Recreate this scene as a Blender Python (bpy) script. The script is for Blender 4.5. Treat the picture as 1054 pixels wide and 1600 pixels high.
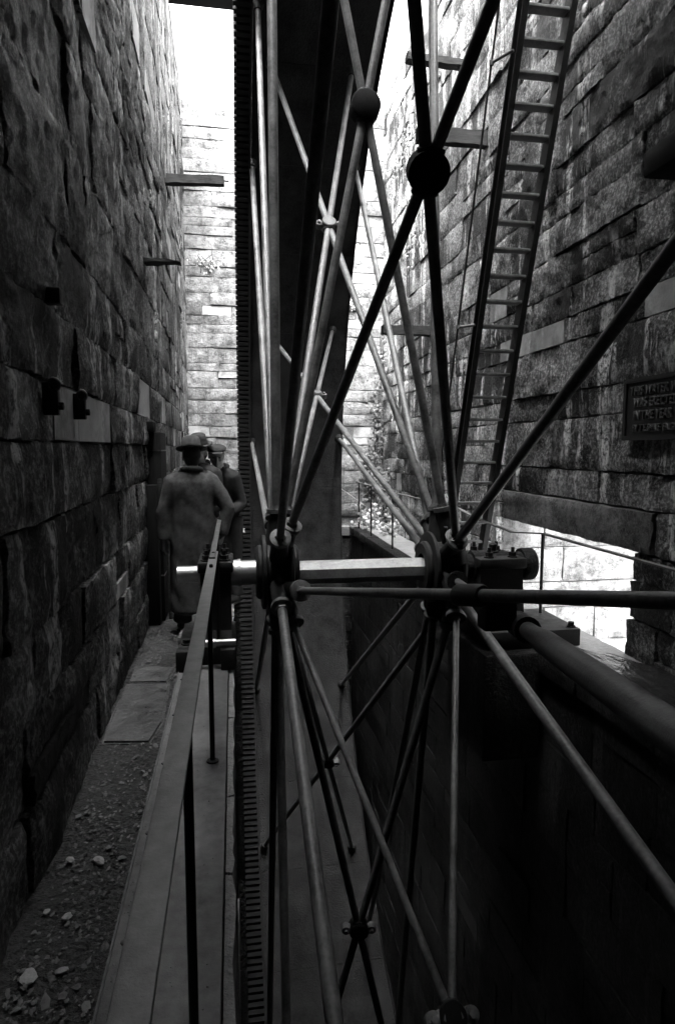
import bpy, bmesh, math, random
from math import sin, cos, pi, radians, hypot, atan2, sqrt
from mathutils import Vector, Matrix, noise

scene = bpy.context.scene
for o in list(bpy.data.objects):
    bpy.data.objects.remove(o)
COL = scene.collection

# ------------------------------------------------------------------ camera, sky, sun, exposure
cam_data = bpy.data.cameras.new('camera')
cam_data.sensor_fit = 'VERTICAL'
cam_data.sensor_height = 36.0
cam_data.lens = 22.5
cam_data.clip_start = 0.05
cam_data.clip_end = 2000
cam = bpy.data.objects.new('camera', cam_data)
COL.objects.link(cam)
cam.location = (0, 0, 1.65)
cam.rotation_euler = (radians(90 - 5.7106), 0, radians(-9.2126))
cam_data.dof.use_dof = False
scene.camera = cam

SUN_EL, SUN_AZ = radians(68), radians(202)      # soft overcast light, high and from behind the camera
world = bpy.data.worlds.new('World')
scene.world = world
world.use_nodes = True
wn = world.node_tree
wn.nodes.clear()
sky = wn.nodes.new('ShaderNodeTexSky')
sky.sky_type = 'NISHITA'
sky.sun_disc = False
sky.sun_elevation = SUN_EL
sky.sun_rotation = SUN_AZ
sky.air_density = 2.0
sky.dust_density = 6.0
sky_bw = wn.nodes.new('ShaderNodeRGBToBW')
sky_bg = wn.nodes.new('ShaderNodeBackground')
sky_bg.inputs[1].default_value = 0.08
sky_out = wn.nodes.new('ShaderNodeOutputWorld')
wn.links.new(sky.outputs[0], sky_bw.inputs[0])
wn.links.new(sky_bw.outputs[0], sky_bg.inputs[0])
wn.links.new(sky_bg.outputs[0], sky_out.inputs[0])

sun_data = bpy.data.lights.new('sun', 'SUN')
sun_data.energy = 1.5
sun_data.angle = radians(62)
sun_data.color = (1, 1, 1)
sun = bpy.data.objects.new('sun', sun_data)
COL.objects.link(sun)
sun_dir = Vector((sin(SUN_AZ) * cos(SUN_EL), cos(SUN_AZ) * cos(SUN_EL), sin(SUN_EL)))
sun.rotation_euler = sun_dir.to_track_quat('Z', 'Y').to_euler()
sun.location = (0, 0, 30)

scene.view_settings.view_transform = 'Standard'
scene.view_settings.look = 'None'
scene.view_settings.exposure = 5.1
scene.view_settings.gamma = 1
scene.view_settings.use_curve_mapping = False
scene.render.engine = 'CYCLES'
scene.cycles.use_denoising = True
scene.cycles.denoising_prefilter = 'ACCURATE'
scene.cycles.max_bounces = 10
scene.cycles.diffuse_bounces = 6
scene.cycles.glossy_bounces = 3
scene.cycles.sample_clamp_indirect = 6
scene.cycles.caustics_reflective = False
scene.cycles.caustics_refractive = False

EYE = Vector((0, 0, 1.65))
AX_Y, AX_Z = 5.15, 0.65          # axle of the wheel

# ------------------------------------------------------------------ materials
def nodes_of(name):
    m = bpy.data.materials.new(name)
    m.use_nodes = True
    nt = m.node_tree
    return m, nt, nt.nodes['Principled BSDF']

def N(nt, kind, **kw):
    n = nt.nodes.new(kind)
    for k, v in kw.items():
        setattr(n, k, v)
    return n

def noise_tex(nt, vec, scale, detail=6, rough=0.6):
    n = N(nt, 'ShaderNodeTexNoise')
    n.inputs['Scale'].default_value = scale
    n.inputs['Detail'].default_value = detail
    n.inputs['Roughness'].default_value = rough
    if vec is not None:
        nt.links.new(vec, n.inputs['Vector'])
    return n.outputs['Fac']

def maprange(nt, val, a, b, c, d):
    n = N(nt, 'ShaderNodeMapRange')
    nt.links.new(val, n.inputs[0])
    for i, v in enumerate((a, b, c, d)):
        n.inputs[i + 1].default_value = v
    return n.outputs[0]

def mathn(nt, op, a, b):
    n = N(nt, 'ShaderNodeMath', operation=op)
    for i, v in enumerate((a, b)):
        if isinstance(v, (int, float)):
            n.inputs[i].default_value = v
        else:
            nt.links.new(v, n.inputs[i])
    return n.outputs[0]

def mixf(nt, fac, a, b):
    n = N(nt, 'ShaderNodeMix', data_type='FLOAT')
    for i, v in enumerate((fac, a, b)):
        s = (n.inputs[0], n.inputs[2], n.inputs[3])[i]
        if isinstance(v, (int, float)):
            s.default_value = v
        else:
            nt.links.new(v, s)
    return n.outputs[0]

def position(nt, sx=1, sy=1, sz=1):
    g = N(nt, 'ShaderNodeNewGeometry')
    if (sx, sy, sz) == (1, 1, 1):
        return g.outputs['Position']
    mp = N(nt, 'ShaderNodeMapping')
    mp.inputs['Scale'].default_value = (sx, sy, sz)
    nt.links.new(g.outputs['Position'], mp.inputs['Vector'])
    return mp.outputs[0]

def bump(nt, bsdf, heights):
    prev = None
    for h, strength, dist in heights:
        b = N(nt, 'ShaderNodeBump')
        if isinstance(strength, (int, float)):
            b.inputs['Strength'].default_value = strength
        else:
            nt.links.new(strength, b.inputs['Strength'])
        b.inputs['Distance'].default_value = dist
        nt.links.new(h, b.inputs['Height'])
        if prev is not None:
            nt.links.new(prev, b.inputs['Normal'])
        prev = b.outputs[0]
    nt.links.new(prev, bsdf.inputs['Normal'])

def surf(name, lo, hi, scale=8, rough=(0.5, 0.8), bmp=0.3, bscale=60, bdist=0.004, stretch=(1, 1, 1), metallic=0.0, spec=0.5):
    """a worn monochrome surface: grain between two greys, uneven gloss, fine relief"""
    m, nt, b = nodes_of(name)
    p = position(nt, *stretch)
    n1 = noise_tex(nt, p, scale, 8, 0.65)
    n2 = noise_tex(nt, p, scale * 9, 4, 0.6)
    v = mathn(nt, 'ADD', mathn(nt, 'MULTIPLY', n1, 0.7), mathn(nt, 'MULTIPLY', n2, 0.3))
    c = maprange(nt, v, 0.33, 0.68, lo, hi)
    nt.links.new(c, b.inputs['Base Color'])
    r = maprange(nt, n1, 0.35, 0.65, rough[0], rough[1])
    nt.links.new(r, b.inputs['Roughness'])
    b.inputs['Metallic'].default_value = metallic
    b.inputs['Specular IOR Level'].default_value = spec
    bump(nt, b, [(noise_tex(nt, p, bscale, 5, 0.6), bmp, bdist)])
    return m

def stone_material(name, dark, mid, speck_val, streak, streak_val, zone=(0.40, 0.60), dressed=(0.16, 0.34), rough=(0.35, 0.7)):
    """weathered masonry: black growth, bare grainy patches, lime runs; dressed stones stay clean"""
    m, nt, b = nodes_of(name)
    p = position(nt)
    tone = N(nt, 'ShaderNodeAttribute', attribute_name='tone').outputs['Fac']
    dress = N(nt, 'ShaderNodeAttribute', attribute_name='dress').outputs['Fac']
    n1 = noise_tex(nt, p, 1.5, 7, 0.68)
    n2 = noise_tex(nt, p, 30, 6, 0.78)
    n3 = noise_tex(nt, p, 7, 7, 0.72)
    zsum = mathn(nt, 'ADD', n1, mathn(nt, 'MULTIPLY', mathn(nt, 'SUBTRACT', tone, 0.45), 0.16))
    bare = maprange(nt, zsum, zone[0], zone[1], 0, 1)
    col = mixf(nt, bare, dark, mid)
    col = mathn(nt, 'MULTIPLY', col, maprange(nt, n3, 0.34, 0.66, 0.25, 1.9))
    sp = maprange(nt, n2, 0.48, 0.62, 0, 1)
    sp = mathn(nt, 'MULTIPLY', sp, maprange(nt, zsum, zone[0] - 0.05, zone[1], 0.05, 1))
    col = mixf(nt, sp, col, speck_val)
    # lime runs down the face
    run = noise_tex(nt, position(nt, 2.6, 2.6, 0.30), 1.7, 7, 0.66)
    gate = noise_tex(nt, p, 0.7, 4, 0.55)
    brk = noise_tex(nt, p, 20, 6, 0.75)
    f = mathn(nt, 'MULTIPLY', maprange(nt, run, 0.53, 0.585, 0, 1), maprange(nt, gate, 0.43, 0.51, 0.0, 1))
    f = mathn(nt, 'MULTIPLY', f, maprange(nt, brk, 0.41, 0.54, 0.0, 1))
    f = mathn(nt, 'MULTIPLY', f, streak)
    col = mixf(nt, f, col, streak_val)
    clean = mathn(nt, 'MULTIPLY', maprange(nt, tone, 0.3, 1, dressed[0], dressed[1]), maprange(nt, n3, 0.3, 0.7, 0.7, 1.2))
    clean = mixf(nt, mathn(nt, 'MULTIPLY', f, 0.5), clean, streak_val)
    stain = maprange(nt, n1, 0.36, 0.5, 0.35, 1.0)
    clean = mathn(nt, 'MULTIPLY', clean, stain)
    col = mixf(nt, dress, col, clean)
    nt.links.new(col, b.inputs['Base Color'])
    nt.links.new(maprange(nt, n3, 0.3, 0.7, rough[0], rough[1]), b.inputs['Roughness'])
    b.inputs['Specular IOR Level'].default_value = 0.10
    rs = maprange(nt, dress, 0, 1, 1.0, 0.15)
    bump(nt, b, [(noise_tex(nt, p, 11, 9, 0.75), rs, 0.06), (n2, rs, 0.03)])
    return m

M = {}
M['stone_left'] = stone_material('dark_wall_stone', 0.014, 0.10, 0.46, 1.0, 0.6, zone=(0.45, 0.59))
M['stone_right'] = stone_material('streaked_wall_stone', 0.013, 0.12, 0.55, 1.0, 0.8, zone=(0.46, 0.58))
M['stone_lintel'] = stone_material('lintel_stone', 0.06, 0.13, 0.22, 0.3, 0.3)
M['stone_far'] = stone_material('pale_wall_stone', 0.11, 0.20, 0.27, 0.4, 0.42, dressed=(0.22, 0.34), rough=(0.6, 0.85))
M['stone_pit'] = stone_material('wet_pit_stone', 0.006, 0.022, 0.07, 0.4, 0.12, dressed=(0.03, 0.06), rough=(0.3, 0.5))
M['mortar'] = surf('mortar', 0.05, 0.14, 10, (0.8, 0.95), 0.8, 40, 0.02, spec=0.1)
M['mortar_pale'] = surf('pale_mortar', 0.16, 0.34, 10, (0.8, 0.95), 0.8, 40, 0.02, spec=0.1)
M['rod'] = surf('worn_rod_iron', 0.015, 0.15, 5, (0.32, 0.62), 0.45, 110, 0.003, spec=0.28)
M['iron'] = surf('black_cast_iron', 0.009, 0.03, 10, (0.42, 0.75), 0.45, 90, 0.004, spec=0.15)
M['plate'] = surf('rusted_plate_iron', 0.003, 0.030, 3.2, (0.6, 0.95), 0.9, 42, 0.012, spec=0.06)
M['gear'] = surf('greased_gear_iron', 0.004, 0.014, 10, (0.6, 0.9), 0.5, 80, 0.004, spec=0.08)
M['walk_iron'] = surf('walkway_iron', 0.045, 0.21, 2.6, (0.42, 0.7), 0.45, 160, 0.003, spec=0.25)
M['black_shaded'] = surf('black_shaded_iron', 0.003, 0.010, 10, (0.6, 0.85), 0.45, 90, 0.004, spec=0.05)  # near-black: plain colour on the wall block, stands in for shade on clamps
M['tread'] = surf('worn_tread_iron', 0.06, 0.20, 9, (0.45, 0.75), 0.4, 120, 0.003, spec=0.2)
M['handrail'] = surf('rubbed_rail_iron', 0.08, 0.27, 3, (0.4, 0.7), 0.4, 160, 0.003, spec=0.3)
M['axle'] = surf('scraped_axle_iron', 0.16, 0.46, 7, (0.32, 0.5), 0.3, 130, 0.002)
M['journal'] = surf('polished_journal_steel', 0.3, 0.5, 8, (0.35, 0.5), 0.05, 200, 0.001, metallic=1.0)
M['timber'] = surf('weathered_timber', 0.010, 0.05, 7, (0.65, 0.9), 0.6, 26, 0.01, stretch=(1, 6, 9), spec=0.04)
M['dark_timber'] = surf('black_timber', 0.005, 0.016, 7, (0.7, 0.9), 0.5, 30, 0.006, stretch=(6, 6, 1), spec=0.08)
M['shade_roof'] = surf('shade_boards', 0.04, 0.10, 5, (0.7, 0.9), 0.5, 30, 0.01, spec=0.1)
M['dirt'] = surf('wet_dirt', 0.012, 0.06, 7, (0.3, 0.8), 1.0, 34, 0.03, spec=0.3)
M['slab'] = surf('wet_flagstone', 0.02, 0.10, 6, (0.25, 0.6), 0.7, 22, 0.02)
M['ledge'] = surf('wet_ledge_stone', 0.06, 0.22, 4, (0.3, 0.65), 0.6, 26, 0.015)
M['litter'] = surf('leaf_litter', 0.02, 0.22, 3, (0.4, 0.8), 0.3, 60, 0.003, spec=0.25)
M['pebble'] = surf('pale_pebble', 0.2, 0.4, 14, (0.6, 0.85), 0.6, 70, 0.006)
M['coping'] = surf('broken_coping', 0.08, 0.24, 12, (0.6, 0.9), 0.9, 40, 0.02)
M['leaf'] = surf('ivy_leaf', 0.04, 0.10, 3, (0.4, 0.7), 0.2, 40, 0.003, spec=0.2)
M['leaf_pale'] = surf('pale_weed_leaf', 0.10, 0.34, 3, (0.4, 0.7), 0.2, 40, 0.003)
M['petal'] = surf('white_petal', 0.6, 0.8, 20, (0.6, 0.8), 0.1, 40, 0.002)
M['coat_grey'] = surf('grey_overcoat_wool', 0.035, 0.10, 22, (0.85, 0.98), 0.5, 300, 0.003, spec=0.05)
M['coat_dark'] = surf('dark_coat_wool', 0.02, 0.04, 20, (0.8, 0.95), 0.4, 300, 0.003, spec=0.05)
M['trousers'] = surf('dark_trousers', 0.025, 0.045, 20, (0.8, 0.95), 0.4, 300, 0.003, spec=0.05)
M['hat_grey'] = surf('grey_felt', 0.05, 0.09, 18, (0.8, 0.95), 0.3, 200, 0.002, spec=0.06)
M['hat_dark'] = surf('dark_felt', 0.025, 0.05, 18, (0.8, 0.95), 0.3, 200, 0.002, spec=0.06)
M['skin'] = surf('skin', 0.30, 0.38, 10, (0.45, 0.6), 0.1, 80, 0.002)
M['hair'] = surf('dark_hair', 0.02, 0.05, 60, (0.5, 0.7), 0.5, 160, 0.004, stretch=(1, 1, 0.3), spec=0.2)
M['eye'] = surf('eye_dark', 0.02, 0.03, 5, (0.2, 0.3), 0.0, 10, 0.001)
M['scarf'] = surf('pale_scarf', 0.4, 0.5, 20, (0.8, 0.95), 0.3, 200, 0.003, spec=0.05)
M['letter'] = surf('raised_letter_iron', 0.04, 0.09, 14, (0.38, 0.55), 0.2, 120, 0.002, spec=0.3)
M['plaque'] = surf('plaque_iron', 0.012, 0.03, 12, (0.4, 0.6), 0.3, 90, 0.002, stretch=(6, 6, 1), spec=0.12)

def water_material():
    m, nt, b = nodes_of('dark_water')
    b.inputs['Base Color'].default_value = (0.015, 0.015, 0.015, 1)
    b.inputs['Roughness'].default_value = 0.08
    b.inputs['IOR'].default_value = 1.33
    p = position(nt, 1.0, 0.45, 1.0)
    bump(nt, b, [(noise_tex(nt, p, 13, 4, 0.55), 0.9, 0.05), (noise_tex(nt, p, 45, 2, 0.5), 0.5, 0.01)])
    return m
M['water'] = water_material()

# ------------------------------------------------------------------ mesh helpers
class MB:
    """collects plain verts and faces, then links them as one mesh object"""
    def __init__(self):
        self.v, self.f, self.at = [], [], {}
    def add(self, vs, fs):
        b = len(self.v)
        self.v += [tuple(x) for x in vs]
        self.f += [tuple(b + i for i in q) for q in fs]
    def box(self, x0, x1, y0, y1, z0, z1, mat=None, jit=0.0, rnd=random):
        vs = [Vector((x, y, z)) for x in (x0, x1) for y in (y0, y1) for z in (z0, z1)]
        if jit:
            vs = [v + Vector((rnd.uniform(-jit, jit), rnd.uniform(-jit, jit), rnd.uniform(-jit, jit))) for v in vs]
        if mat is not None:
            vs = [mat @ v for v in vs]
        self.add(vs, [(0, 1, 3, 2), (4, 6, 7, 5), (0, 4, 5, 1), (2, 3, 7, 6), (0, 2, 6, 4), (1, 5, 7, 3)])
    def bevbox(self, x0, x1, y0, y1, z0, z1, b=0.012, mat=None):
        bm = bmesh.new()
        bmesh.ops.create_cube(bm, size=1)
        for v in bm.verts:
            v.co = Vector(((x0 + x1) / 2 + v.co.x * (x1 - x0), (y0 + y1) / 2 + v.co.y * (y1 - y0), (z0 + z1) / 2 + v.co.z * (z1 - z0)))
        bmesh.ops.bevel(bm, geom=list(bm.edges), offset=b, segments=2, affect='EDGES', profile=0.5)
        if mat is not None:
            bmesh.ops.transform(bm, matrix=mat, verts=bm.verts)
        self.bm(bm)
    def bm(self, bm):
        bm.verts.index_update()
        self.add([v.co for v in bm.verts], [[v.index for v in f.verts] for f in bm.faces])
        bm.free()
    def cyl(self, a, b, ra, rb=None, n=12, cap=True, rot=0.0, flat=None):
        a, b = Vector(a), Vector(b)
        rb = ra if rb is None else rb
        z = (b - a).normalized()
        x = (Vector((0, 0, 1)) if abs(z.z) < 0.9 else Vector((0, 1, 0))).cross(z).normalized()
        y = z.cross(x)
        vs = []
        for c, r in ((a, ra), (b, rb)):
            for i in range(n):
                t = 2 * pi * i / n + rot
                vs.append(c + (x * cos(t) + y * sin(t)) * r)
        fs = [(i, (i + 1) % n, n + (i + 1) % n, n + i) for i in range(n)]
        if cap:
            fs += [tuple(range(n - 1, -1, -1)), tuple(range(n, 2 * n))]
        self.add(vs, fs)
    def tube(self, pts, rs, n=12, cap=True, sx=1.0):
        pts = [Vector(p) for p in pts]
        if isinstance(rs, (int, float)):
            rs = [rs] * len(pts)
        b0 = len(self.v)
        up = None
        for i, p in enumerate(pts):
            d = (pts[min(i + 1, len(pts) - 1)] - pts[max(i - 1, 0)]).normalized()
            if up is None:
                up = (Vector((0, 0, 1)) if abs(d.z) < 0.9 else Vector((0, 1, 0)))
            x = up.cross(d).normalized()
            y = d.cross(x)
            up = y
            for k in range(n):
                t = 2 * pi * k / n
                self.v.append(tuple(p + (x * cos(t) * sx + y * sin(t)) * rs[i]))
        for i in range(len(pts) - 1):
            for k in range(n):
                a, c = b0 + i * n, b0 + (i + 1) * n
                self.f.append((a + k, a + (k + 1) % n, c + (k + 1) % n, c + k))
        if cap:
            self.f.append(tuple(b0 + k for k in range(n - 1, -1, -1)))
            e = b0 + (len(pts) - 1) * n
            self.f.append(tuple(e + k for k in range(n)))
    def ellipsoid(self, c, rx, ry, rz, nu=16, nv=10, mat=None):
        c = Vector(c)
        vs = [c + Vector((0, 0, -rz))]
        for j in range(1, nv):
            t = -pi / 2 + pi * j / nv
            for i in range(nu):
                a = 2 * pi * i / nu
                vs.append(c + Vector((rx * cos(t) * cos(a), ry * cos(t) * sin(a), rz * sin(t))))
        vs.append(c + Vector((0, 0, rz)))
        if mat is not None:
            vs = [mat @ v for v in vs]
        fs = [(0, 1 + (i + 1) % nu, 1 + i) for i in range(nu)]
        for j in range(nv - 2):
            for i in range(nu):
                a, b = 1 + j * nu, 1 + (j + 1) * nu
                fs.append((a + i, a + (i + 1) % nu, b + (i + 1) % nu, b + i))
        e = len(vs) - 1
        a = 1 + (nv - 2) * nu
        fs += [(a + i, a + (i + 1) % nu, e) for i in range(nu)]
        self.add(vs, fs)
    def lathe(self, c, prof, n=20, axis='Z', mat=None):
        """profile of (radius, height) swept about an axis through c"""
        c = Vector(c)
        b0 = len(self.v)
        for r, h in prof:
            for i in range(n):
                t = 2 * pi * i / n
                p = {'Z': Vector((r * cos(t), r * sin(t), h)), 'X': Vector((h, r * cos(t), r * sin(t)))}[axis] + c
                self.v.append(tuple(mat @ p if mat is not None else p))
        for j in range(len(prof) - 1):
            for i in range(n):
                a, d = b0 + j * n, b0 + (j + 1) * n
                self.f.append((a + i, a + (i + 1) % n, d + (i + 1) % n, d + i))
    def mesh(self, name):
        me = bpy.data.meshes.new(name)
        me.from_pydata(self.v, [], self.f)
        bm = bmesh.new()
        bm.from_mesh(me)
        bmesh.ops.recalc_face_normals(bm, faces=bm.faces)
        bm.to_mesh(me)
        bm.free()
        return me
    def build(self, name, mat, parent=None, smooth=False, angle=40):
        me = self.mesh(name)
        me.materials.append(mat)
        if smooth:
            shade(me, angle)
        return link(name, me, parent)

def shade(me, angle=40):
    me.polygons.foreach_set('use_smooth', [True] * len(me.polygons))
    try:
        me.set_sharp_from_angle(angle=radians(angle))
    except Exception:
        pass

def link(name, me, parent=None):
    o = bpy.data.objects.new(name, me)
    COL.objects.link(o)
    if parent is not None:
        o.parent = parent
        o.matrix_parent_inverse = parent.matrix_basis.inverted()
    return o

def empty(name, loc=(0, 0, 0)):
    o = bpy.data.objects.new(name, None)
    o.location = loc
    o.empty_display_size = 0.2
    COL.objects.link(o)
    return o

def tag(o, label=None, cat=None, group=None, kind=None):
    if label:
        o['label'] = label
    if cat:
        o['category'] = cat
    if group:
        o['group'] = group
    if kind:
        o['kind'] = kind
    return o

def stuff(o):
    o['kind'] = 'stuff'
    return o

# ------------------------------------------------------------------ masonry
def courses(u0, u1, v0, v1, hr, wr, rnd):
    """broken coursed masonry filling a rectangle"""
    out = []
    v = v0
    while v < v1 - 1e-6:
        h = rnd.uniform(*hr)
        if v1 - v - h < hr[0] * 0.7:
            h = v1 - v
        u = u0
        first = True
        while u < u1 - 1e-6:
            w = rnd.uniform(*wr) * (0.6 if first and rnd.random() < 0.5 else 1)
            first = False
            if u1 - u - w < wr[0] * 0.6:
                w = u1 - u
            if h > 0.3 and rnd.random() < 0.16:
                s = h * rnd.uniform(0.35, 0.65)
                out.append((u, v, u + w, v + s))
                out.append((u, v + s, u + w, v + h))
            else:
                out.append((u, v, u + w, v + h))
            u += w
        v += h
    return out

def stone_geo(rect, place, rnd, proud=(0.0, 0.03), rough=0.011, gap=0.006, dress=False, deep=0.09, fine=False):
    u0, v0, u1, v1 = rect
    w, h = u1 - u0, v1 - v0
    nu = 5 if w > 0.5 else 4
    nv = 4 if h > 0.24 else 3
    near = fine and (Vector(place(u0 + w / 2, v0 + h / 2, 0)) - EYE).length < 8.5 and not dress
    if near:
        nu, nv = max(5, min(22, int(w / 0.042))), max(4, min(12, int(h / 0.042)))
    d0 = rnd.uniform(*proud)
    tilt_u, tilt_v = rnd.uniform(-0.012, 0.012), rnd.uniform(-0.012, 0.012)
    seed = Vector((rnd.uniform(0, 90), rnd.uniform(0, 90), rnd.uniform(0, 90)))
    gl, gr, gb, gt = [gap * rnd.uniform(0.5, 1.9) for _ in range(4)]
    vs, fs = [], []
    for j in range(nv):
        for i in range(nu):
            a, b = i / (nu - 1), j / (nv - 1)
            edge = i in (0, nu - 1) or j in (0, nv - 1)
            if i == 1 and not dress and not near: a *= rnd.uniform(0.35, 0.8)
            if i == nu - 2 and not dress and not near: a = 1 - (1 - a) * rnd.uniform(0.35, 0.8)
            if j == 1 and not dress and not near: b *= rnd.uniform(0.3, 0.7)
            if j == nv - 2 and not dress and not near: b = 1 - (1 - b) * rnd.uniform(0.3, 0.7)
            u = u0 + gl + (w - gl - gr) * a
            v = v0 + gb + (h - gb - gt) * b
            if dress:
                d = d0 * 0.6 + tilt_u * 0.3 * (a - 0.5)
            else:
                nz = noise.noise(Vector((u * 2.6, v * 3.4, 0)) + seed) * rough * 1.6 + noise.noise(Vector((u * 7, v * 8, 3)) + seed) * rough
                if near:
                    nz += 0.008 * noise.noise(Vector((u * 13, v * 15, 7)) + seed) + 0.007 * noise.noise(Vector((u * 27, v * 31, 5)) + seed)
                d = d0 + nz + tilt_u * (a - 0.5) * 1.6 + tilt_v * (b - 0.5)
                if edge:
                    d -= rnd.uniform(0.0, 0.014)
                    u += rnd.uniform(-0.007, 0.007)
                    v += rnd.uniform(-0.007, 0.007)
            vs.append(place(u, v, d))
    for j in range(nv - 1):
        for i in range(nu - 1):
            a = j * nu + i
            fs.append((a, a + 1, a + nu + 1, a + nu))
    loop = [i for i in range(nu)] + [j * nu + nu - 1 for j in range(1, nv)] + [(nv - 1) * nu + i for i in range(nu - 2, -1, -1)] + [j * nu for j in range(nv - 2, 0, -1)]
    base = len(vs)
    for k in loop:
        i, j = k % nu, k // nu
        u = u0 + gl + (w - gl - gr) * i / (nu - 1)
        v = v0 + gb + (h - gb - gt) * j / (nv - 1)
        vs.append(place(u, v, -deep))
    n = len(loop)
    for q in range(n):
        fs.append((loop[q], base + q, base + (q + 1) % n, loop[(q + 1) % n]))
    return vs, fs

def seen_size(vs):
    """rough share of the photograph a stone takes: only used to rank which stones become single parts"""
    c = sum((Vector(v) for v in vs), Vector()) / len(vs)
    d = c - EYE
    r = max((Vector(v) - c).length for v in vs)
    if d.y < 0.3 and abs(d.x) > 0.1 and d.y < 0.6 * abs(d.x):
        return 0.0
    return r * r / d.length_squared

def masonry(parent, rects, place, mat, rnd, smooth_share=0.12, tone=(0, 1), proud=(0.0, 0.024), rough=0.011, gap=0.006, smooth_at=(), limit=290, name='stone', fine=False):
    items = []
    for r in rects:
        uc, vc = (r[0] + r[2]) / 2, (r[1] + r[3]) / 2
        dress = (rnd.random() < smooth_share and (r[2] - r[0]) * (r[3] - r[1]) < 0.2 and not (fine and vc < 1.2 and uc < 4.5)) or any(a <= uc <= c and b <= vc <= d for a, b, c, d in smooth_at)
        vs, fs = stone_geo(r, place, rnd, proud, rough, gap, dress, fine=fine)
        t = rnd.uniform(*tone)
        if dress:
            t = min(1.0, t * 0.5 + 0.5)
        items.append((seen_size(vs), vs, fs, t, 1.0 if dress else 0.0))
    items.sort(key=lambda q: -q[0])
    def attr(me, tones, dresses):
        for nm, vals in (('tone', tones), ('dress', dresses)):
            a = me.attributes.new(nm, 'FLOAT', 'POINT')
            a.data.foreach_set('value', vals)
    rest, rt, rd = MB(), [], []
    for k, (s, vs, fs, t, d) in enumerate(items):
        if k < limit:
            mb = MB()
            c = sum((Vector(v) for v in vs), Vector()) / len(vs)
            mb.add([Vector(v) - c for v in vs], fs)
            me = mb.mesh(name)
            attr(me, [t] * len(vs), [d] * len(vs))
            me.materials.append(mat)
            shade(me, 32)
            o = bpy.data.objects.new(name, me)
            o.location = c
            COL.objects.link(o)
            o.parent = parent
        else:
            rest.add(vs, fs)
            rt += [t] * len(vs)
            rd += [d] * len(vs)
    if rest.v:
        me = rest.mesh(name)
        attr(me, rt, rd)
        me.materials.append(mat)
        shade(me, 32)
        stuff(link(name, me, parent))

WALL_TOP = 8.62
def left_x(y):
    return -0.775 - 0.0085 * (y - 2.0)

# left wall
wl = tag(empty('stone_wall', (0, 0, 0)), 'tall dark rock-faced stone wall beside the littered walkway and handrail', 'wall')
rnd = random.Random(11)
mb = MB()
for y0, y1 in ((-4.0, 13.9),):
    mb.add([(left_x(y0) - 0.045, y0, -0.3), (left_x(y1) - 0.045, y1, -0.3), (left_x(y1) - 0.045, y1, WALL_TOP - 0.05), (left_x(y0) - 0.045, y0, WALL_TOP - 0.05),
            (left_x(y0) - 0.9, y0, -0.3), (left_x(y1) - 0.9, y1, -0.3), (left_x(y1) - 0.9, y1, WALL_TOP - 0.05), (left_x(y0) - 0.9, y0, WALL_TOP - 0.05)],
           [(0, 1, 2, 3), (4, 7, 6, 5), (0, 4, 5, 1), (3, 2, 6, 7), (0, 3, 7, 4), (1, 5, 6, 2)])
mb.build('mortar_core', M['mortar'], wl)
rects = courses(0.9, 13.45, -0.12, WALL_TOP, (0.24, 0.54), (0.30, 1.2), rnd)
masonry(wl, rects, lambda u, v, d: (left_x(u) - 0.02 + d, u, v), M['stone_left'], rnd, 0.15, (0.0, 0.9), fine=True,
        smooth_at=((3.1, 1.80, 4.3, 2.1), (5.6, 1.9, 7.0, 2.25)))

# right wall with the low opening
wr = tag(empty('stone_wall', (0, 0, 0)), 'tall lime-streaked stone wall with a low opening under a long lintel', 'wall')
rnd = random.Random(23)
RX = 3.13
def right_place(u, v, d):
    return (RX + 0.01 - d, u, v)
mb = MB()
X0, X1 = RX + 0.04, RX + 0.5
mb.box(X0, X1, -4.0, 4.60, -1.6, 1.0)
mb.box(X0, X1, 7.34, 14.0, -1.6, 1.0)
mb.box(X0, X1, -4.0, 14.0, 1.003, WALL_TOP - 0.05)
mb.build('mortar_core', M['mortar'], wr)
OPEN0, OPEN1 = 4.63, 7.30
rects = courses(1.2, OPEN0, -0.1, 0.83, (0.22, 0.4), (0.35, 0.9), rnd)
rects += courses(OPEN1, 13.45, -0.1, 0.83, (0.22, 0.4), (0.35, 0.9), rnd)
rects += courses(1.2, 4.35, 0.83, 1.17, (0.34, 0.34), (0.35, 0.9), rnd) + courses(7.02, 13.45, 0.83, 1.17, (0.34, 0.34), (0.35, 0.9), rnd)
rects += courses(1.2, 13.45, 1.17, WALL_TOP, (0.22, 0.56), (0.36, 1.4), rnd)
masonry(wr, rects, right_place, M['stone_right'], rnd, 0.12, (0.0, 0.9), proud=(0.0, 0.024), fine=True)
masonry(wr, [(4.35, 0.83, 7.02, 1.17)], lambda u, v, d: (RX - 0.01 - d, u, v), M['stone_lintel'], rnd, 0.0, (0.55, 0.56), proud=(0.03, 0.031), name='lintel', fine=True)

# far wall
wf = tag(empty('stone_wall', (0, 0, 0)), 'pale end wall of long flat courses closing the far end under the open sky', 'wall')
rnd = random.Random(37)
FY = 13.40
mb = MB()
mb.box(-1.6, 3.9, FY + 0.04, FY + 0.9, -0.3, 8.38)
mb.build('mortar_core', M['mortar_pale'], wf)
rects = courses(-1.0, 3.25, -0.1, 8.42, (0.16, 0.36), (0.5, 1.5), rnd)
masonry(wf, rects, lambda u, v, d: (u, FY + 0.01 - d, v), M['stone_far'], rnd, 0.22, (0.2, 1.0), proud=(0.0, 0.035), rough=0.014, gap=0.006)

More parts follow.
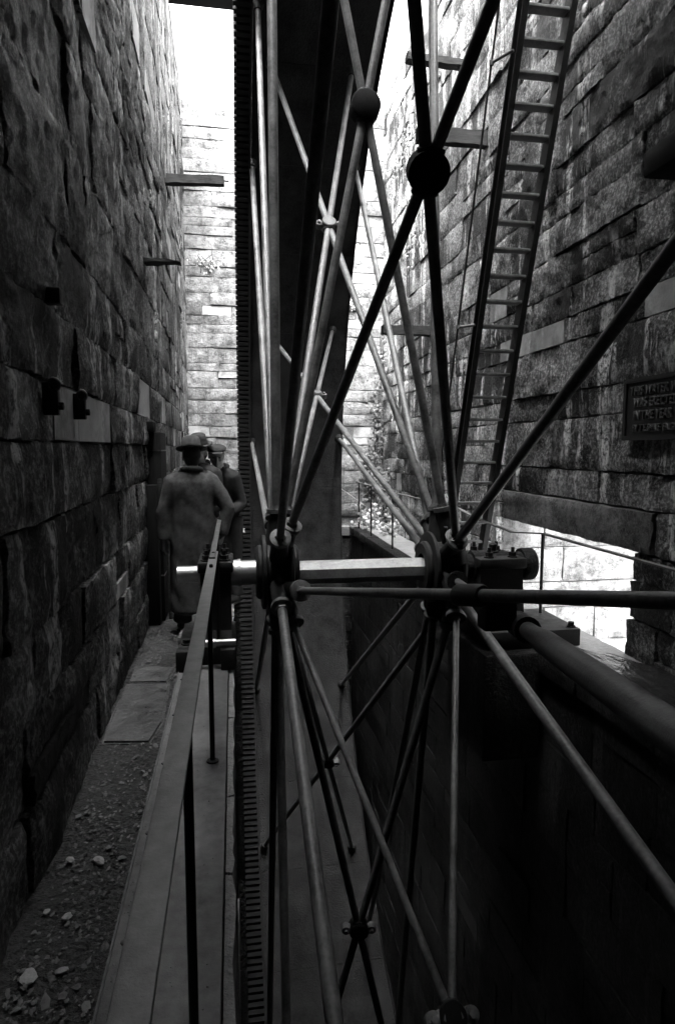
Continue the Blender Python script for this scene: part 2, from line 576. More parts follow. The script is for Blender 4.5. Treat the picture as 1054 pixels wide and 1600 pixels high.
# wall behind the viewer
wb = tag(empty('stone_wall', (0, 0, 0)), 'plain stone wall closing the pit behind the viewer', 'wall')
mb = MB()
mb.box(-1.6, 3.6, -4.9, -4.003, -8.0, WALL_TOP)
mb.build('mortar_core', M['mortar'], wb)
rects = courses(-1.0, 3.1, -0.1, WALL_TOP, (0.3, 0.5), (0.5, 1.2), random.Random(5))
masonry(wb, rects, lambda u, v, d: (u, -3.98 + d, v), M['stone_left'], random.Random(6), 0.1, (0, 0.8), limit=0)

# outer wing wall seen lit through the low opening
wo = tag(empty('stone_wall', (0, 0, 0)), 'sunlit pale masonry seen outside through the low wall opening', 'wall')
mb = MB()
mb.box(RX + 0.06, 7.4, OPEN1 + 0.06, OPEN1 + 0.7, -1.6, 2.6)
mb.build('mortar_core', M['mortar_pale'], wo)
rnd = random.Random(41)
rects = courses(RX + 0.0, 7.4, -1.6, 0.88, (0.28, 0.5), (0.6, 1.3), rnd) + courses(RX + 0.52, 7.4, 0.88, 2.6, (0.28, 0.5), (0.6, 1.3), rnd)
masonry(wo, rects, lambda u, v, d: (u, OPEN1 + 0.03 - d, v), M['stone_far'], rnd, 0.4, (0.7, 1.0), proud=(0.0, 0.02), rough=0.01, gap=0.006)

# pit walls below the walkways
PIT_L, PIT_R, PIT_END, PIT_Z = -0.02, 2.45, 13.26, -7.7
wp = tag(empty('retaining_wall', (0, 0, 0)), 'wet dark masonry of the pit side below the right hand ledge', 'wall')
mb = MB()
mb.box(PIT_R + 0.05, 3.06, -4.0, 13.35, -8.2, -0.13)
mb.build('mortar_core', M['mortar'], wp)
rnd = random.Random(53)
rects = courses(0.5, 13.3, -7.7, -0.12, (0.3, 0.5), (0.5, 1.2), rnd)
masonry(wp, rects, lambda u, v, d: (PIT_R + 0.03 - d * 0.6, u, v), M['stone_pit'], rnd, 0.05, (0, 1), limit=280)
wq = tag(empty('retaining_wall', (0, 0, 0)), 'dark masonry of the pit side directly below the iron walkway plate', 'wall')
mb = MB()
mb.box(-1.6, PIT_L - 0.06, -4.0, 13.4, -8.2, -0.3)
mb.build('mortar_core', M['mortar'], wq)
rects = courses(0.2, 13.3, -7.7, -0.10, (0.3, 0.5), (0.5, 1.2), rnd)
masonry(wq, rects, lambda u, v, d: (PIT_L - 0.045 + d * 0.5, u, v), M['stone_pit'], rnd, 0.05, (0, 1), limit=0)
we = tag(empty('retaining_wall', (0, 0, 0)), 'end wall of the dark pit below the far ledge', 'wall')
mb = MB()
mb.box(PIT_L - 0.05, PIT_R + 0.04, PIT_END + 0.06, PIT_END + 0.9, -8.2, -0.12)
mb.build('mortar_core', M['mortar'], we)
rects = courses(PIT_L - 0.03, PIT_R + 0.02, -7.7, -0.12, (0.3, 0.5), (0.5, 1.2), rnd)
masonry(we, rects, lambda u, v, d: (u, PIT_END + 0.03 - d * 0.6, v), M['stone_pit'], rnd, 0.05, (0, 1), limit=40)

# ------------------------------------------------------------------ ground
def sheet(name, x0, x1, y0, y1, z, mat, step=0.06, amp=0.0, parent=None, seed=0, edge=None):
    nx, ny = max(1, int((x1 - x0) / step)), max(1, int((y1 - y0) / step))
    mb = MB()
    for j in range(ny + 1):
        for i in range(nx + 1):
            x, y = x0 + (x1 - x0) * i / nx, y0 + (y1 - y0) * j / ny
            h = 0
            if amp:
                h = amp * (noise.noise(Vector((x * 3, y * 3, seed))) + 0.5 * noise.noise(Vector((x * 9, y * 9, seed + 4))) + 0.35 * noise.noise(Vector((x * 24, y * 24, seed + 8))))
            mb.v.append((x, y, z + h))
    for j in range(ny):
        for i in range(nx):
            a = j * (nx + 1) + i
            mb.f.append((a, a + 1, a + nx + 2, a + nx + 1))
    return mb.build(name, mat, parent, smooth=True, angle=80)

tag(sheet('path', -1.35, -0.10, -4.0, 13.5, -0.055, M['dirt'], 0.035, 0.014, seed=2), kind='structure')
mb = MB()
mb.box(-60, 60, -60, 80, -9.0, -8.3)
tag(mb.build('ground', M['dirt']), kind='structure')
mb = MB()
mb.add([(PIT_L, -4, PIT_Z), (PIT_R, -4, PIT_Z), (PIT_R, PIT_END, PIT_Z), (PIT_L, PIT_END, PIT_Z)], [(0, 1, 2, 3)])
tag(mb.build('water', M['water']), kind='structure')
# yard outside the low opening
mb = MB()
mb.add([(3.07, -30, -1.5), (40, -30, -1.5), (40, 40, -1.5), (3.07, 40, -1.5)], [(0, 1, 2, 3)])
tag(mb.build('yard_ground', M['ledge']), kind='structure')
# the right ledge
lg = sheet('ledge', PIT_R, 3.12, -4.0, 13.42, -0.012, M['ledge'], 0.06, 0.010, seed=9)
tag(lg, kind='structure')
mb = MB()
rnd = random.Random(3)
y = 0.5
while y < 13.2:
    w = rnd.uniform(0.7, 1.5)
    mb.bevbox(PIT_R - 0.035 + rnd.uniform(-0.012, 0.012), PIT_R + 0.2, y + 0.006, min(y + w, 13.24) - 0.006, -0.16, -0.001 + rnd.uniform(-0.006, 0.006), 0.014)
    y += w
cp = tag(mb.build('kerb', M['stone_pit'], smooth=True), kind='structure')
# end ledge over the pit's far wall
mb = MB()
mb.bevbox(PIT_L, PIT_R - 0.04, PIT_END - 0.03, 13.42, -0.2, 0.0, 0.015)
tag(mb.build('end_ledge', M['ledge']), kind='structure')
# running water on the ledge
mb = MB()
rnd = random.Random(8)
ring = []
for k in range(36):
    t = 2 * pi * k / 36
    rr = 1 + 0.14 * sin(3 * t + 1) + 0.08 * sin(7 * t)
    ring.append((2.86 + 0.235 * rr * cos(t), 3.85 + 0.86 * rr * sin(t), 0.013))
mb.add([(2.86, 3.85, 0.013)] + ring, [(0, 1 + k, 1 + (k + 1) % 36) for k in range(36)])
tag(mb.build('puddle_water', M['water']), kind='structure')

# flagstones in the path
def flag(label, pts, z, seed):
    bm = bmesh.new()
    vs = [bm.verts.new((x, y, z)) for x, y in pts]
    f = bm.faces.new(vs)
    r = bmesh.ops.extrude_face_region(bm, geom=[f])
    for v in r['geom']:
        if isinstance(v, bmesh.types.BMVert):
            v.co.z -= 0.07
    bmesh.ops.bevel(bm, geom=[e for e in bm.edges if all(abs(v.co.z - z) < 1e-4 for v in e.verts)], offset=0.012, segments=2, affect='EDGES')
    m = MB()
    m.bm(bm)
    o = m.build('flagstone', M['slab'], smooth=True, angle=30)
    tag(o, label, 'flagstone', 'flagstones set in the dirt walkway')
flag('large wet flagstone in the dirt beside the left wall', [(-0.775, 3.72), (-0.50, 3.68), (-0.455, 3.95), (-0.475, 4.62), (-0.79, 4.66), (-0.785, 4.1)], -0.040, 1)
flag('small broken flagstone just past the large wet flagstone', [(-0.78, 4.70), (-0.50, 4.66), (-0.46, 4.98), (-0.79, 5.06)], -0.044, 2)

# leaves, chips and pebbles
rnd = random.Random(77)
mb = MB()
for k in range(1500):
    y = 1.7 + 5.0 * rnd.random() ** 1.4
    x = rnd.uniform(left_x(y) + 0.05, -0.44)
    if -0.78 < x < -0.48 and 3.7 < y < 4.65 and rnd.random() < 0.85:
        continue
    s = rnd.uniform(0.003, 0.0085) * (2.0 if rnd.random() < 0.08 else 1)
    a = rnd.uniform(0, 6.28)
    z = -0.050 + rnd.uniform(-0.006, 0.010)
    tl = rnd.uniform(-0.5, 0.5)
    pts = []
    for q in range(5):
        t = a + 2 * pi * q / 5
        r = s * rnd.uniform(0.6, 1.2) * (1.7 if q in (0,) else 1)
        pts.append((x + r * cos(t), y + r * sin(t) * 1.3, z + r * cos(t - a) * tl))
    mb.add(pts + [(x, y, z + s * 0.2)], [(q, (q + 1) % 5, 5) for q in range(5)])
for k in range(420):
    y = 1.3 + 3.6 * rnd.random() ** 1.3
    x = -0.41 + abs(rnd.gauss(0, 0.05)) if rnd.random() < 0.6 else rnd.uniform(-0.41, -0.07)
    s = rnd.uniform(0.0015, 0.005)
    a = rnd.uniform(0, 6.28)
    pts = [(x + s * rnd.uniform(.6, 1.3) * cos(a + q * 1.257), y + s * rnd.uniform(.6, 1.3) * sin(a + q * 1.257), 0.0012) for q in range(5)]
    mb.add(pts + [(x, y, 0.0012 + s * 0.5)], [(q, (q + 1) % 5, 5) for q in range(5)])
tag(mb.build('leaf_litter', M['litter']), 'dead leaves and slate chips scattered over the dirt walkway', 'litter', kind='stuff')

def pebble(x, y, s, label, seed):
    rr = random.Random(seed)
    bm = bmesh.new()
    bmesh.ops.create_icosphere(bm, subdivisions=2, radius=1)
    sc = Vector((s * rr.uniform(0.8, 1.1), s * rr.uniform(1.0, 1.5), s * rr.uniform(0.3, 0.5)))
    for v in bm.verts:
        k = 1 + 0.35 * noise.noise(v.co * 1.3 + Vector((seed, 0, 0)))
        v.co = Vector((v.co.x * sc.x, v.co.y * sc.y, v.co.z * sc.z)) * k
    bmesh.ops.rotate(bm, verts=bm.verts, matrix=Matrix.Rotation(rr.uniform(0, 3), 3, 'Z'))
    m = MB()
    m.bm(bm)
    me = m.mesh('loose_stone')
    me.materials.append(M['pebble'])
    o = link('loose_stone', me)
    o.location = (x, y, -0.042 + sc.z * 0.4)
    tag(o, label, 'stone', 'loose pale stones lying in the walkway dirt')
pebble(-0.57, 2.60, 0.022, 'long pale stone chip lying alone nearest the iron plate', 1)
pebble(-0.675, 2.03, 0.023, 'pale angular stone near the bottom of the dirt walkway', 2)
pebble(-0.575, 2.04, 0.017, 'small pale stone near the walkway bottom, close to the plate', 3)
pebble(-0.70, 2.33, 0.014, 'small pale stone by the wall, below a tiny twin', 4)
pebble(-0.62, 2.29, 0.016, 'round pale stone in the middle of the dirt walkway', 5)
pebble(-0.69, 2.63, 0.015, 'pale stone chip close under the left wall, highest of the chips', 6)

# ------------------------------------------------------------------ walkway plate, coping, handrails
mb = MB()
mb.bevbox(-0.425, -0.062, -1.5, 5.02, -0.075, 0.0, 0.006)
mb.box(-0.425, -0.418, -1.5, 5.02, 0.0005, 0.012)
wp_ = mb.build('iron_plate', M['walk_iron'], smooth=True, angle=30)
tag(wp_, 'long iron walkway plate running under the handrail beside the wheel', 'plate')
m2 = MB()
for k in range(9):
    m2.lathe((-0.385, -0.4 + 0.62 * k, 0.0), [(0.014, 0.0), (0.013, 0.006), (0.006, 0.010), (0.0, 0.0105)], 10)
stuff(m2.build('rivets', M['walk_iron'], wp_, smooth=True))
cop = empty('coping', (-0.04, 2, -0.02))
tag(cop, 'broken pale edging stones between the iron plate and the pit', 'edging')
rnd = random.Random(19)
y = 0.6
while y < 13.3:
    w = rnd.uniform(0.5, 1.1)
    m = MB()
    n = 8
    for s_ in range(2):
        for q in range(n + 1):
            yy = y + 0.01 + (w - 0.02) * q / n
            xx = -0.055 if s_ == 0 else -0.020 + rnd.uniform(-0.010, 0.006)
            m.v.append((xx, yy, -0.016 + rnd.uniform(-0.006, 0.005)))
    for q in range(n + 1):
        m.v.append((m.v[n + 1 + q][0] + 0.001, m.v[n + 1 + q][1], -0.2))
    for q in range(n):
        m.f.append((q, q + 1, n + 2 + q, n + 1 + q))
        m.f.append((n + 1 + q, n + 2 + q, 2 * n + 3 + q, 2 * n + 2 + q))
    m.build('stone', M['coping'], cop)
    y += w

# walkway beyond the bearing
mb = MB()
mb.bevbox(-0.50, -0.06, 5.62, 13.36, -0.075, -0.004, 0.008)
tag(mb.build('far_walkway', M['ledge'], smooth=True), kind='structure')

hr = empty('handrail', (-0.13, 3, 0))
tag(hr, 'flat iron handrail running along the walkway plate towards the men', 'handrail')
mb = MB()
mb.bevbox(-0.158, -0.106, -1.2, 4.2, 0.968, 0.982, 0.004)
mb.build('rail', M['handrail'], hr, smooth=True, angle=30)
mb = MB()
mb.bevbox(-0.154, -0.116, 3.9, 6.10, 0.980, 0.994, 0.004)
mb.ellipsoid((-0.135, 6.1, 0.986), 0.022, 0.022, 0.018)
mb.build('rail', M['rod'], hr, smooth=True, angle=30)
for yy in (0.02, 1.67, 3.30, 4.90):
    m = MB()
    m.cyl((-0.132, yy, -0.002), (-0.132, yy, 0.969), 0.0135, n=10)
    m.lathe((-0.132, yy, 0.001), [(0.032, 0), (0.032, 0.008), (0.018, 0.014)], 12)
    m.build('post', M['iron'], hr, smooth=True)
m = MB()
for yy in (3.62, 4.06):
    m.lathe((-0.132, yy, 0.9945), [(0.011, -0.012), (0.010, 0.004), (0.004, 0.007), (0, 0.0072)], 10)
stuff(m.build('rivets', M['iron'], hr, smooth=True))

fr = empty('handrail', (2.7, 6, 0))
tag(fr, 'thin handrail with slim posts along the right ledge past the low opening', 'handrail')
rail_pts = [(2.53, 13.0, 0.95), (2.53, 11.66, 0.95), (2.55, 10.11, 0.93), (2.64, 8.3, 0.93), (2.70, 7.5, 0.92), (2.74, 6.82, 0.84), (2.75, 6.0, 0.81), (2.75, 5.37, 0.88), (2.75, 4.4, 0.88), (2.75, 3.3, 0.88), (2.75, 1.2, 0.88)]
mb = MB()
def flat_bar(mb, pts, w, t):
    b = len(mb.v)
    for x, y, z in pts:
        mb.v += [(x - w / 2, y, z - t / 2), (x + w / 2, y, z - t / 2), (x + w / 2, y, z + t / 2), (x - w / 2, y, z + t / 2)]
    for i in range(len(pts) - 1):
        a = b + 4 * i
        for k in range(4):
            mb.f.append((a + k, a + (k + 1) % 4, a + 4 + (k + 1) % 4, a + 4 + k))
    mb.f += [(b + 3, b + 2, b + 1, b), tuple(b + 4 * (len(pts) - 1) + k for k in range(4))]
flat_bar(mb, rail_pts, 0.045, 0.012)
mb.build('rail', M['rod'], fr)
for x, y, z in ((2.53, 12.85, 0.95), (2.53, 11.66, 0.95), (2.55, 10.11, 0.93), (2.66, 8.0, 0.925), (2.75, 5.37, 0.88), (2.75, 3.50, 0.88)):
    m = MB()
    m.cyl((x, y, -0.02), (x, y, z - 0.005), 0.015, n=8)
    m.build('post', M['iron'], fr, smooth=True)

# ------------------------------------------------------------------ the water wheel
wheel = tag(empty('water_wheel', (0.0, AX_Y, AX_Z)), 'huge iron water wheel with rod spokes filling the stone pit', 'water wheel')
CEN = Vector((0, AX_Y, AX_Z))
def pol(x, r, a):
    return Vector((x, AX_Y + r * cos(a), AX_Z + r * sin(a)))

def shared(name, me, parent, rot=0.0, loc=None):
    """one more copy of a ring piece, turned about the axle"""
    o = bpy.data.objects.new(name, me)
    COL.objects.link(o)
    o.parent = parent
    o.rotation_euler = (rot, 0, 0)
    if loc is not None:
        o.location = loc
    return o

NSEG = 34
SEG = 2 * pi / NSEG
R_SOLE = 7.60
SX0, SX1 = 0.345, 2.13
# sole plates, each a curved sheet with a lapped lip
mb = MB()
for j in range(6):
    a = SEG * (j / 5.0)
    rr = R_SOLE - 0.006 * j / 5
    for x in (SX0, SX1):
        mb.v.append((x, rr * cos(a), rr * sin(a)))
    for x in (SX0, SX1):
        mb.v.append((x, (rr + 0.012) * cos(a), (rr + 0.012) * sin(a)))
for j in range(5):
    b = 4 * j
    mb.f += [(b, b + 1, b + 5, b + 4), (b + 2, b + 6, b + 7, b + 3), (b, b + 4, b + 6, b + 2), (b + 1, b + 3, b + 7, b + 5)]
mb.f += [(0, 2, 3, 1), (20, 21, 23, 22)]
lap = MB()
sole_me = mb.mesh('sole_plate')
sole_me.materials.append(M['plate'])
shade(sole_me, 30)
mb = MB()
def rivet(mb, x, a, r=R_SOLE, s=0.012):
    c = Vector((x, (r - 0.003) * cos(a), (r - 0.003) * sin(a)))
    inw = Vector((0, -cos(a), -sin(a)))
    tx = Vector((1, 0, 0))
    ty = inw.cross(tx)
    vs = []
    for rad, hh in ((s, 0), (s * 0.7, s * 0.55)):
        for q in range(6):
            t = q * pi / 3
            vs.append(c + (tx * cos(t) + ty * sin(t)) * rad + inw * hh)
    vs.append(c + inw * s * 0.75)
    mb.add(vs, [(q, (q + 1) % 6, 6 + (q + 1) % 6, 6 + q) for q in range(6)] + [(6 + q, 6 + (q + 1) % 6, 12) for q in range(6)])
for q in range(22):
    x = SX0 + 0.05 + (SX1 - SX0 - 0.1) * q / 21
    rivet(mb, x, 0.028 * SEG + 0.004)
    if q % 2 == 0:
        rivet(mb, x, 0.065 * SEG)
for q in range(1, 14):
    for x in (SX0 + 0.035, SX0 + 0.075, SX1 - 0.035):
        rivet(mb, x, SEG * q / 14)
riv_me = mb.mesh('rivets')
riv_me.materials.append(M['plate'])
shade(riv_me, 60)
# lip that overlaps the next plate
mb = MB()
for a, rr in ((-0.02 * SEG, R_SOLE - 0.014), (0.09 * SEG, R_SOLE - 0.014), (-0.02 * SEG, R_SOLE - 0.001), (0.09 * SEG, R_SOLE - 0.001)):
    for x in (SX0 + 0.003, SX1 - 0.003):
        mb.v.append((x, rr * cos(a), rr * sin(a)))
mb.f += [(0, 1, 3, 2), (4, 6, 7, 5), (0, 2, 6, 4), (1, 5, 7, 3), (0, 4, 5, 1), (2, 3, 7, 6)]
lap_me = mb.mesh('seam_strap')
lap_me.materials.append(M['plate'])
for k in range(NSEG):
    a = k * SEG + 0.035
    p = shared('sole_plate', sole_me, wheel, a)
    s1 = shared('seam_strap', lap_me, p)
    r = shared('rivets', riv_me, p)
    r['kind'] = 'stuff'
# shrouds either side
def ring_piece(x0, x1, r0, r1, span, n=5):
    mb = MB()
    for j in range(n + 1):
        a = span * j / n
        for r, x in ((r0, x0), (r0, x1), (r1, x1), (r1, x0)):
            mb.v.append((x, r * cos(a), r * sin(a)))
    for j in range(n):
        b = 4 * j
        for k in range(4):
            mb.f.append((b + k, b + 4 + k, b + 4 + (k + 1) % 4, b + (k + 1) % 4))
    mb.f += [(0, 1, 2, 3), tuple(4 * n + k for k in (3, 2, 1, 0))]
    return mb
shr = []
for x0, x1 in ((SX0, SX0 + 0.03), (SX1 - 0.03, SX1)):
    me = ring_piece(x0, x1, R_SOLE + 0.014, 8.02, SEG * 0.997).mesh('shroud')
    me.materials.append(M['plate'])
    shade(me, 30)
    shr.append(me)
ang_me = ring_piece(SX1 - 0.003, SX1 + 0.012, R_SOLE - 0.05, R_SOLE + 0.012, SEG * 0.997).mesh('rim_angle')
ang_me.materials.append(M['plate'])
# buckets between the shrouds
bk = MB()
for t in (0.12, 0.62):
    a0 = SEG * t
    a1 = SEG * (t - 0.22)
    for x in (SX0 + 0.032, SX1 - 0.032):
        bk.v += [(x, (R_SOLE + 0.016) * cos(a0), (R_SOLE + 0.016) * sin(a0)), (x, 8.0 * cos(a1), 8.0 * sin(a1)), (x, 7.995 * cos(a1 + 0.003), 7.995 * sin(a1 + 0.003)), (x, (R_SOLE + 0.016) * cos(a0 + 0.003), (R_SOLE + 0.016) * sin(a0 + 0.003))]
    b = len(bk.v) - 8
    bk.f += [(b, b + 1, b + 5, b + 4), (b + 2, b + 3, b + 7, b + 6), (b, b + 3, b + 2, b + 1), (b + 4, b + 5, b + 6, b + 7), (b + 1, b + 2, b + 6, b + 5), (b, b + 4, b + 7, b + 3)]
bk_me = bk.mesh('bucket')
bk_me.materials.append(M['plate'])
for k in range(NSEG):
    a = k * SEG + 0.035
    for me in shr:
        shared('shroud', me, wheel, a)
    shared('rim_angle', ang_me, wheel, a)
    shared('bucket', bk_me, wheel, a)
# toothed ring on the left of the rim
GX0, GX1 = 0.115, 0.338
gear_me = ring_piece(GX0, GX1, 7.47, 7.60, SEG * 0.998).mesh('gear_segment')
gear_me.materials.append(M['gear'])
gw_me = ring_piece(GX1 - 0.035, GX1 - 0.002, 7.38, 7.469, SEG * 0.998).mesh('gear_flange')
gw_me.materials.append(M['gear'])
NT = 520
tb = MB()
ta = 2 * pi / NT
vs = []
for x in (0.088, GX1 - 0.036):
    vs += [(x, 7.468 * cos(-0.40 * ta), 7.468 * sin(-0.40 * ta)), (x, 7.468 * cos(0.40 * ta), 7.468 * sin(0.40 * ta)), (x, 7.412 * cos(0.30 * ta), 7.412 * sin(0.30 * ta)), (x, 7.412 * cos(-0.30 * ta), 7.412 * sin(-0.30 * ta))]
tb.add(vs, [(0, 1, 2, 3), (4, 7, 6, 5), (0, 4, 5, 1), (1, 5, 6, 2), (2, 6, 7, 3), (3, 7, 4, 0)])
tooth_me = tb.mesh('tooth')
tooth_me.materials.append(M['gear'])
# a tooth root that carries the overhang back to the ring
for k in range(NSEG):
    g = shared('gear_segment', gear_me, wheel, k * SEG)
    shared('gear_flange', gw_me, g)
rest = MB()
for k in range(NT):
    a = k * ta
    d = math.degrees(a)
    d = d - 360 if d > 180 else d
    if -66 < d < 72:
        shared('tooth', tooth_me, wheel, a)
    else:
        ca, sa = cos(a), sin(a)
        rest.add([(x, y * ca - z * sa, y * sa + z * ca) for x, y, z in vs], [(0, 1, 2, 3), (4, 7, 6, 5), (0, 4, 5, 1), (1, 5, 6, 2), (2, 6, 7, 3), (3, 7, 4, 0)])
me = rest.mesh('tooth')
me.materials.append(M['gear'])
shared('tooth', me, wheel)['kind'] = 'stuff'

def wpart(mb, name, mat, parent=wheel, smooth=True, angle=40):
    """parts written in world coordinates under the wheel's empty"""
    return mb.build(name, mat, parent, smooth, angle)

# axle: eight-sided between the hubs, turned journals outside
mb = MB()
mb.cyl((0.50, AX_Y, AX_Z - 0.015), (1.60, AX_Y, AX_Z - 0.015), 0.098, n=8, rot=pi / 8)
axle = wpart(mb, 'axle', M['axle'], smooth=False)
mb = MB()
mb.lathe((0, AX_Y, AX_Z), [(0, -0.455), (0.060, -0.455), (0.066, -0.449), (0.066, -0.285), (0.105, -0.284), (0.105, 0.02), (0.112, 0.021), (0.112, 0.045), (0.098, 0.046), (0.098, 0.21), (0.0, 0.21)], 28, 'X')
wpart(mb, 'journal', M['journal'])
mb = MB()
mb.lathe((0, AX_Y, AX_Z), [(0, 1.80), (0.10, 1.80), (0.10, 1.985), (0.125, 1.99), (0.125, 2.05), (0.11, 2.051), (0.11, 2.43), (0.135, 2.432), (0.14, 2.45), (0.14, 2.53), (0.132, 2.545), (0, 2.545)], 28, 'X')
wpart(mb, 'journal', M['plate'])

# hubs
def hub(xc, sgn):
    m = MB()
    m.lathe((xc, AX_Y, AX_Z), [(0.115, -0.17), (0.20, -0.17), (0.22, -0.15), (0.22, 0.15), (0.20, 0.17), (0.115, 0.17)], 24, 'X')
    h = wpart(m, 'hub', M['iron'])
    for dx in (-0.105, 0.105):
        m = MB()
        m.lathe((xc + dx, AX_Y, AX_Z), [(0.21, -0.02), (0.285, -0.02), (0.30, -0.012), (0.30, 0.012), (0.285, 0.02), (0.21, 0.02)], 32, 'X')
        wpart(m, 'flange', M['iron'], h)
    m = MB()
    for k in range(20):
        a = 2 * pi * k / 20
        p0, p1 = pol(xc, 0.21, a), pol(xc, 0.37, a)
        m.cyl(p0, p1, 0.017, n=6)
    stuff(wpart(m, 'ribs', M['iron'], h))
    lug = MB()
    for dx in (-0.105, 0.105):
        lug.tube([(dx, 0.24, 0), (dx, 0.34, 0), (dx, 0.43, 0)], [0.055, 0.048, 0.04], 8, sx=0.5)
    lug_me = lug.mesh('lug')
    lug_me.materials.append(M['iron'])
    shade(lug_me, 40)
    for k in range(14):
        o = bpy.data.objects.new('lug', lug_me)
        COL.objects.link(o)
        o.parent = h
        o.matrix_parent_inverse = Matrix.Translation(CEN).inverted()
        o.location = (xc, AX_Y, AX_Z)
        o.rotation_euler = (2 * pi * (k + 0.5) / 14, 0, 0)
    bm_ = MB()
    bm_.lathe((0, 0, 0), [(0, -0.175), (0.020, -0.175), (0.026, -0.165), (0.026, -0.135), (0.013, -0.13), (0.013, 0.13), (0.026, 0.135), (0.026, 0.165), (0.020, 0.175), (0, 0.175)], 8, 'X')
    me = bm_.mesh('bolt')
    me.materials.append(M['plate'])
    shade(me, 40)
    for k in range(14):
        a = 2 * pi * (k + 0.5) / 14
        for rr in (0.385, 0.26):
            o = bpy.data.objects.new('bolt', me)
            COL.objects.link(o)
            o.parent = h
            o.matrix_parent_inverse = Matrix.Translation(CEN).inverted()
            o.location = pol(xc, rr, a)
    return h
HUB_L = hub(0.335, -1)
HUB_R = hub(1.72, 1)

def line_at_r(a, d, r):
    """point on the line a + t d (outwards) at radius r from the axle"""
    lo, hi = 0.0, 12.0
    for _ in range(60):
        t = (lo + hi) / 2
        p = a + d * t
        if hypot(p.y - AX_Y, p.z - AX_Z) < r:
            lo = t
        else:
            hi = t
    return a + d * lo

def spoke(a, b, r0=0.034, r1=None, collar=0.082, hubobj=None, mat='rod', stops=None):
    a, b = Vector(a), Vector(b)
    d = (b - a).normalized()
    r1 = r0 if r1 is None else r1
    m = MB()
    if stops is None:
        q = Vector((d.y, -d.x, 0.3)).normalized() * (0.004 * sin(a.x * 40 + b.z * 9))
        m.tube([a + (b - a) * (t / 8.0) + q * (sin(pi * t / 8.0) + 0.6 * sin(2.7 * pi * t / 8.0) * (1 - t / 8.0)) for t in range(9)], [r0 + (r1 - r0) * t / 8.0 for t in range(9)], 14)
    else:
        m.tube([line_at_r(a, d, s) for s, _ in stops], [q for _, q in stops], 16)
    s = wpart(m, 'spoke', M[mat])
    e = line_at_r(a, d, 0.50)
    m = MB()
    m.tube([a - d * 0.04, e - d * 0.09, e - d * 0.03], [0.075, 0.068, 0.056], 12)
    wpart(m, 'socket', M['iron'], s)
    m = MB()
    m.tube([e - d * 0.03, e - d * 0.028, e + d * 0.006, e + d * 0.008], [collar * 0.94, collar, collar, collar * 0.94], 18)
    m.tube([e + d * 0.008, e + d * 0.035], [r0 * 1.45, r0 * 1.3], 6)
    wpart(m, 'collar', M['rod'], s)
    m = MB()
    m.tube([b - d * 0.10, b - d * 0.02, b + d * 0.04], [r1 * 1.5, r1 * 1.6, r1 * 2.4], 10)
    wpart(m, 'foot', M['iron'], s)
    return s

# straight spokes: (angle, rod radius, x at the hub, x at the rim)
for a, r, xh, xr in ((8.4, .036, .34, .365), (45.2, .038, .335, .36), (61, .036, .335, .40), (85, .04, .34, .385), (139, .030, .34, .36),
                     (-158, .036, .34, .36), (-95, .036, .34, .38), (-68, .036, .335, .36), (-28, .034, .335, .36)):
    spoke(pol(xh, 0.24, radians(a)), pol(xr, 7.55, radians(a)), r)
for a, r, xh, xr in ((9.0, .036, 1.70, 2.08), (45.6, .036, 1.71, 1.98), (78.5, .042, 1.70, 2.0), (145.6, .035, 1.71, 1.95), 
                     (-162.9, .037, 1.70, 1.97), (-71.8, .036, 1.70, 1.98), (-58.3, .034, 1.70, 1.97), (-28, .034, 1.72, 2.0)):
    spoke(pol(xh, 0.24, radians(a)), pol(xr, 7.55, radians(a)), r)

# crossing braces, clamped to each other where they meet
def clamp(node, da, db, disc, thick, rr, ears):
    nrm = da.cross(db).normalized()
    m = MB()
    m.tube([node - nrm * thick, node - nrm * thick * 0.86, node + nrm * thick * 0.86, node + nrm * thick], [disc * 0.9, disc, disc, disc * 0.9], 26)
    c = wpart(m, 'clamp', M['rod' if ears and node.z > 1 else 'black_shaded'])  # shade on the dark clamps is put into their colour
    for d in (da, db):
        m = MB()
        L = disc * 1.12
        m.tube([node - d * L, node - d * (L - 0.01), node + d * (L - 0.01), node + d * L], [rr * 1.3, rr * 1.5, rr * 1.5, rr * 1.3], 16)
        wpart(m, 'sleeve', M['iron'], c)
    if ears:
        side = (da - db).normalized()
        for s in (-1, 1):
            m = MB()
            e = node + side * s * (disc + 0.03)
            m.tube([node + side * s * disc * 0.6, e], [0.05, 0.03], 10)
            m.tube([e - nrm * 0.03, e + nrm * 0.03], 0.042, 14)
            m.tube([e - nrm * 0.055, e + nrm * 0.055], 0.02, 6)
            wpart(m, 'ear', M['rod'], c)
    return c

BRACES = [  # node, right-hub end of the other rod, rod radius, disc radius, ears
    ((1.150, 8.850, 2.368), (1.788, 5.441, 0.715), .033, .062, True),
    ((1.120, 7.547, 4.191), (1.773, 5.335, 0.885), .036, .082, True),
    ((1.100, 5.387, 4.399), (1.776, 5.156, 0.948), .034, .122, False),
    ((1.050, 3.461, 3.120), (1.771, 4.882, 0.782), .034, .112, False),
    ((1.100, 2.989, -1.371), (1.788, 4.937, 0.441), .024, .075, True),
    ((1.120, 7.664, -2.299), (1.833, 5.207, 0.356), .032, .080, True),
    ((1.100, 5.533, -2.872), (1.801, 5.020, 0.380), .034, .090, True),
]
for node, ra, r, disc, ears in BRACES:
    node = Vector(node)
    ang = atan2(node.z - AX_Z, node.y - AX_Y)
    la = pol(0.37, 0.24, ang)
    dl = (node - la).normalized()
    spoke(la, line_at_r(la, dl, 7.5), r)
    ra = Vector(ra)
    dr = (node - ra).normalized()
    spoke(ra, line_at_r(ra, dr, 7.5), r)
    clamp(node, dl, dr, disc, r * 1.9, r, ears)
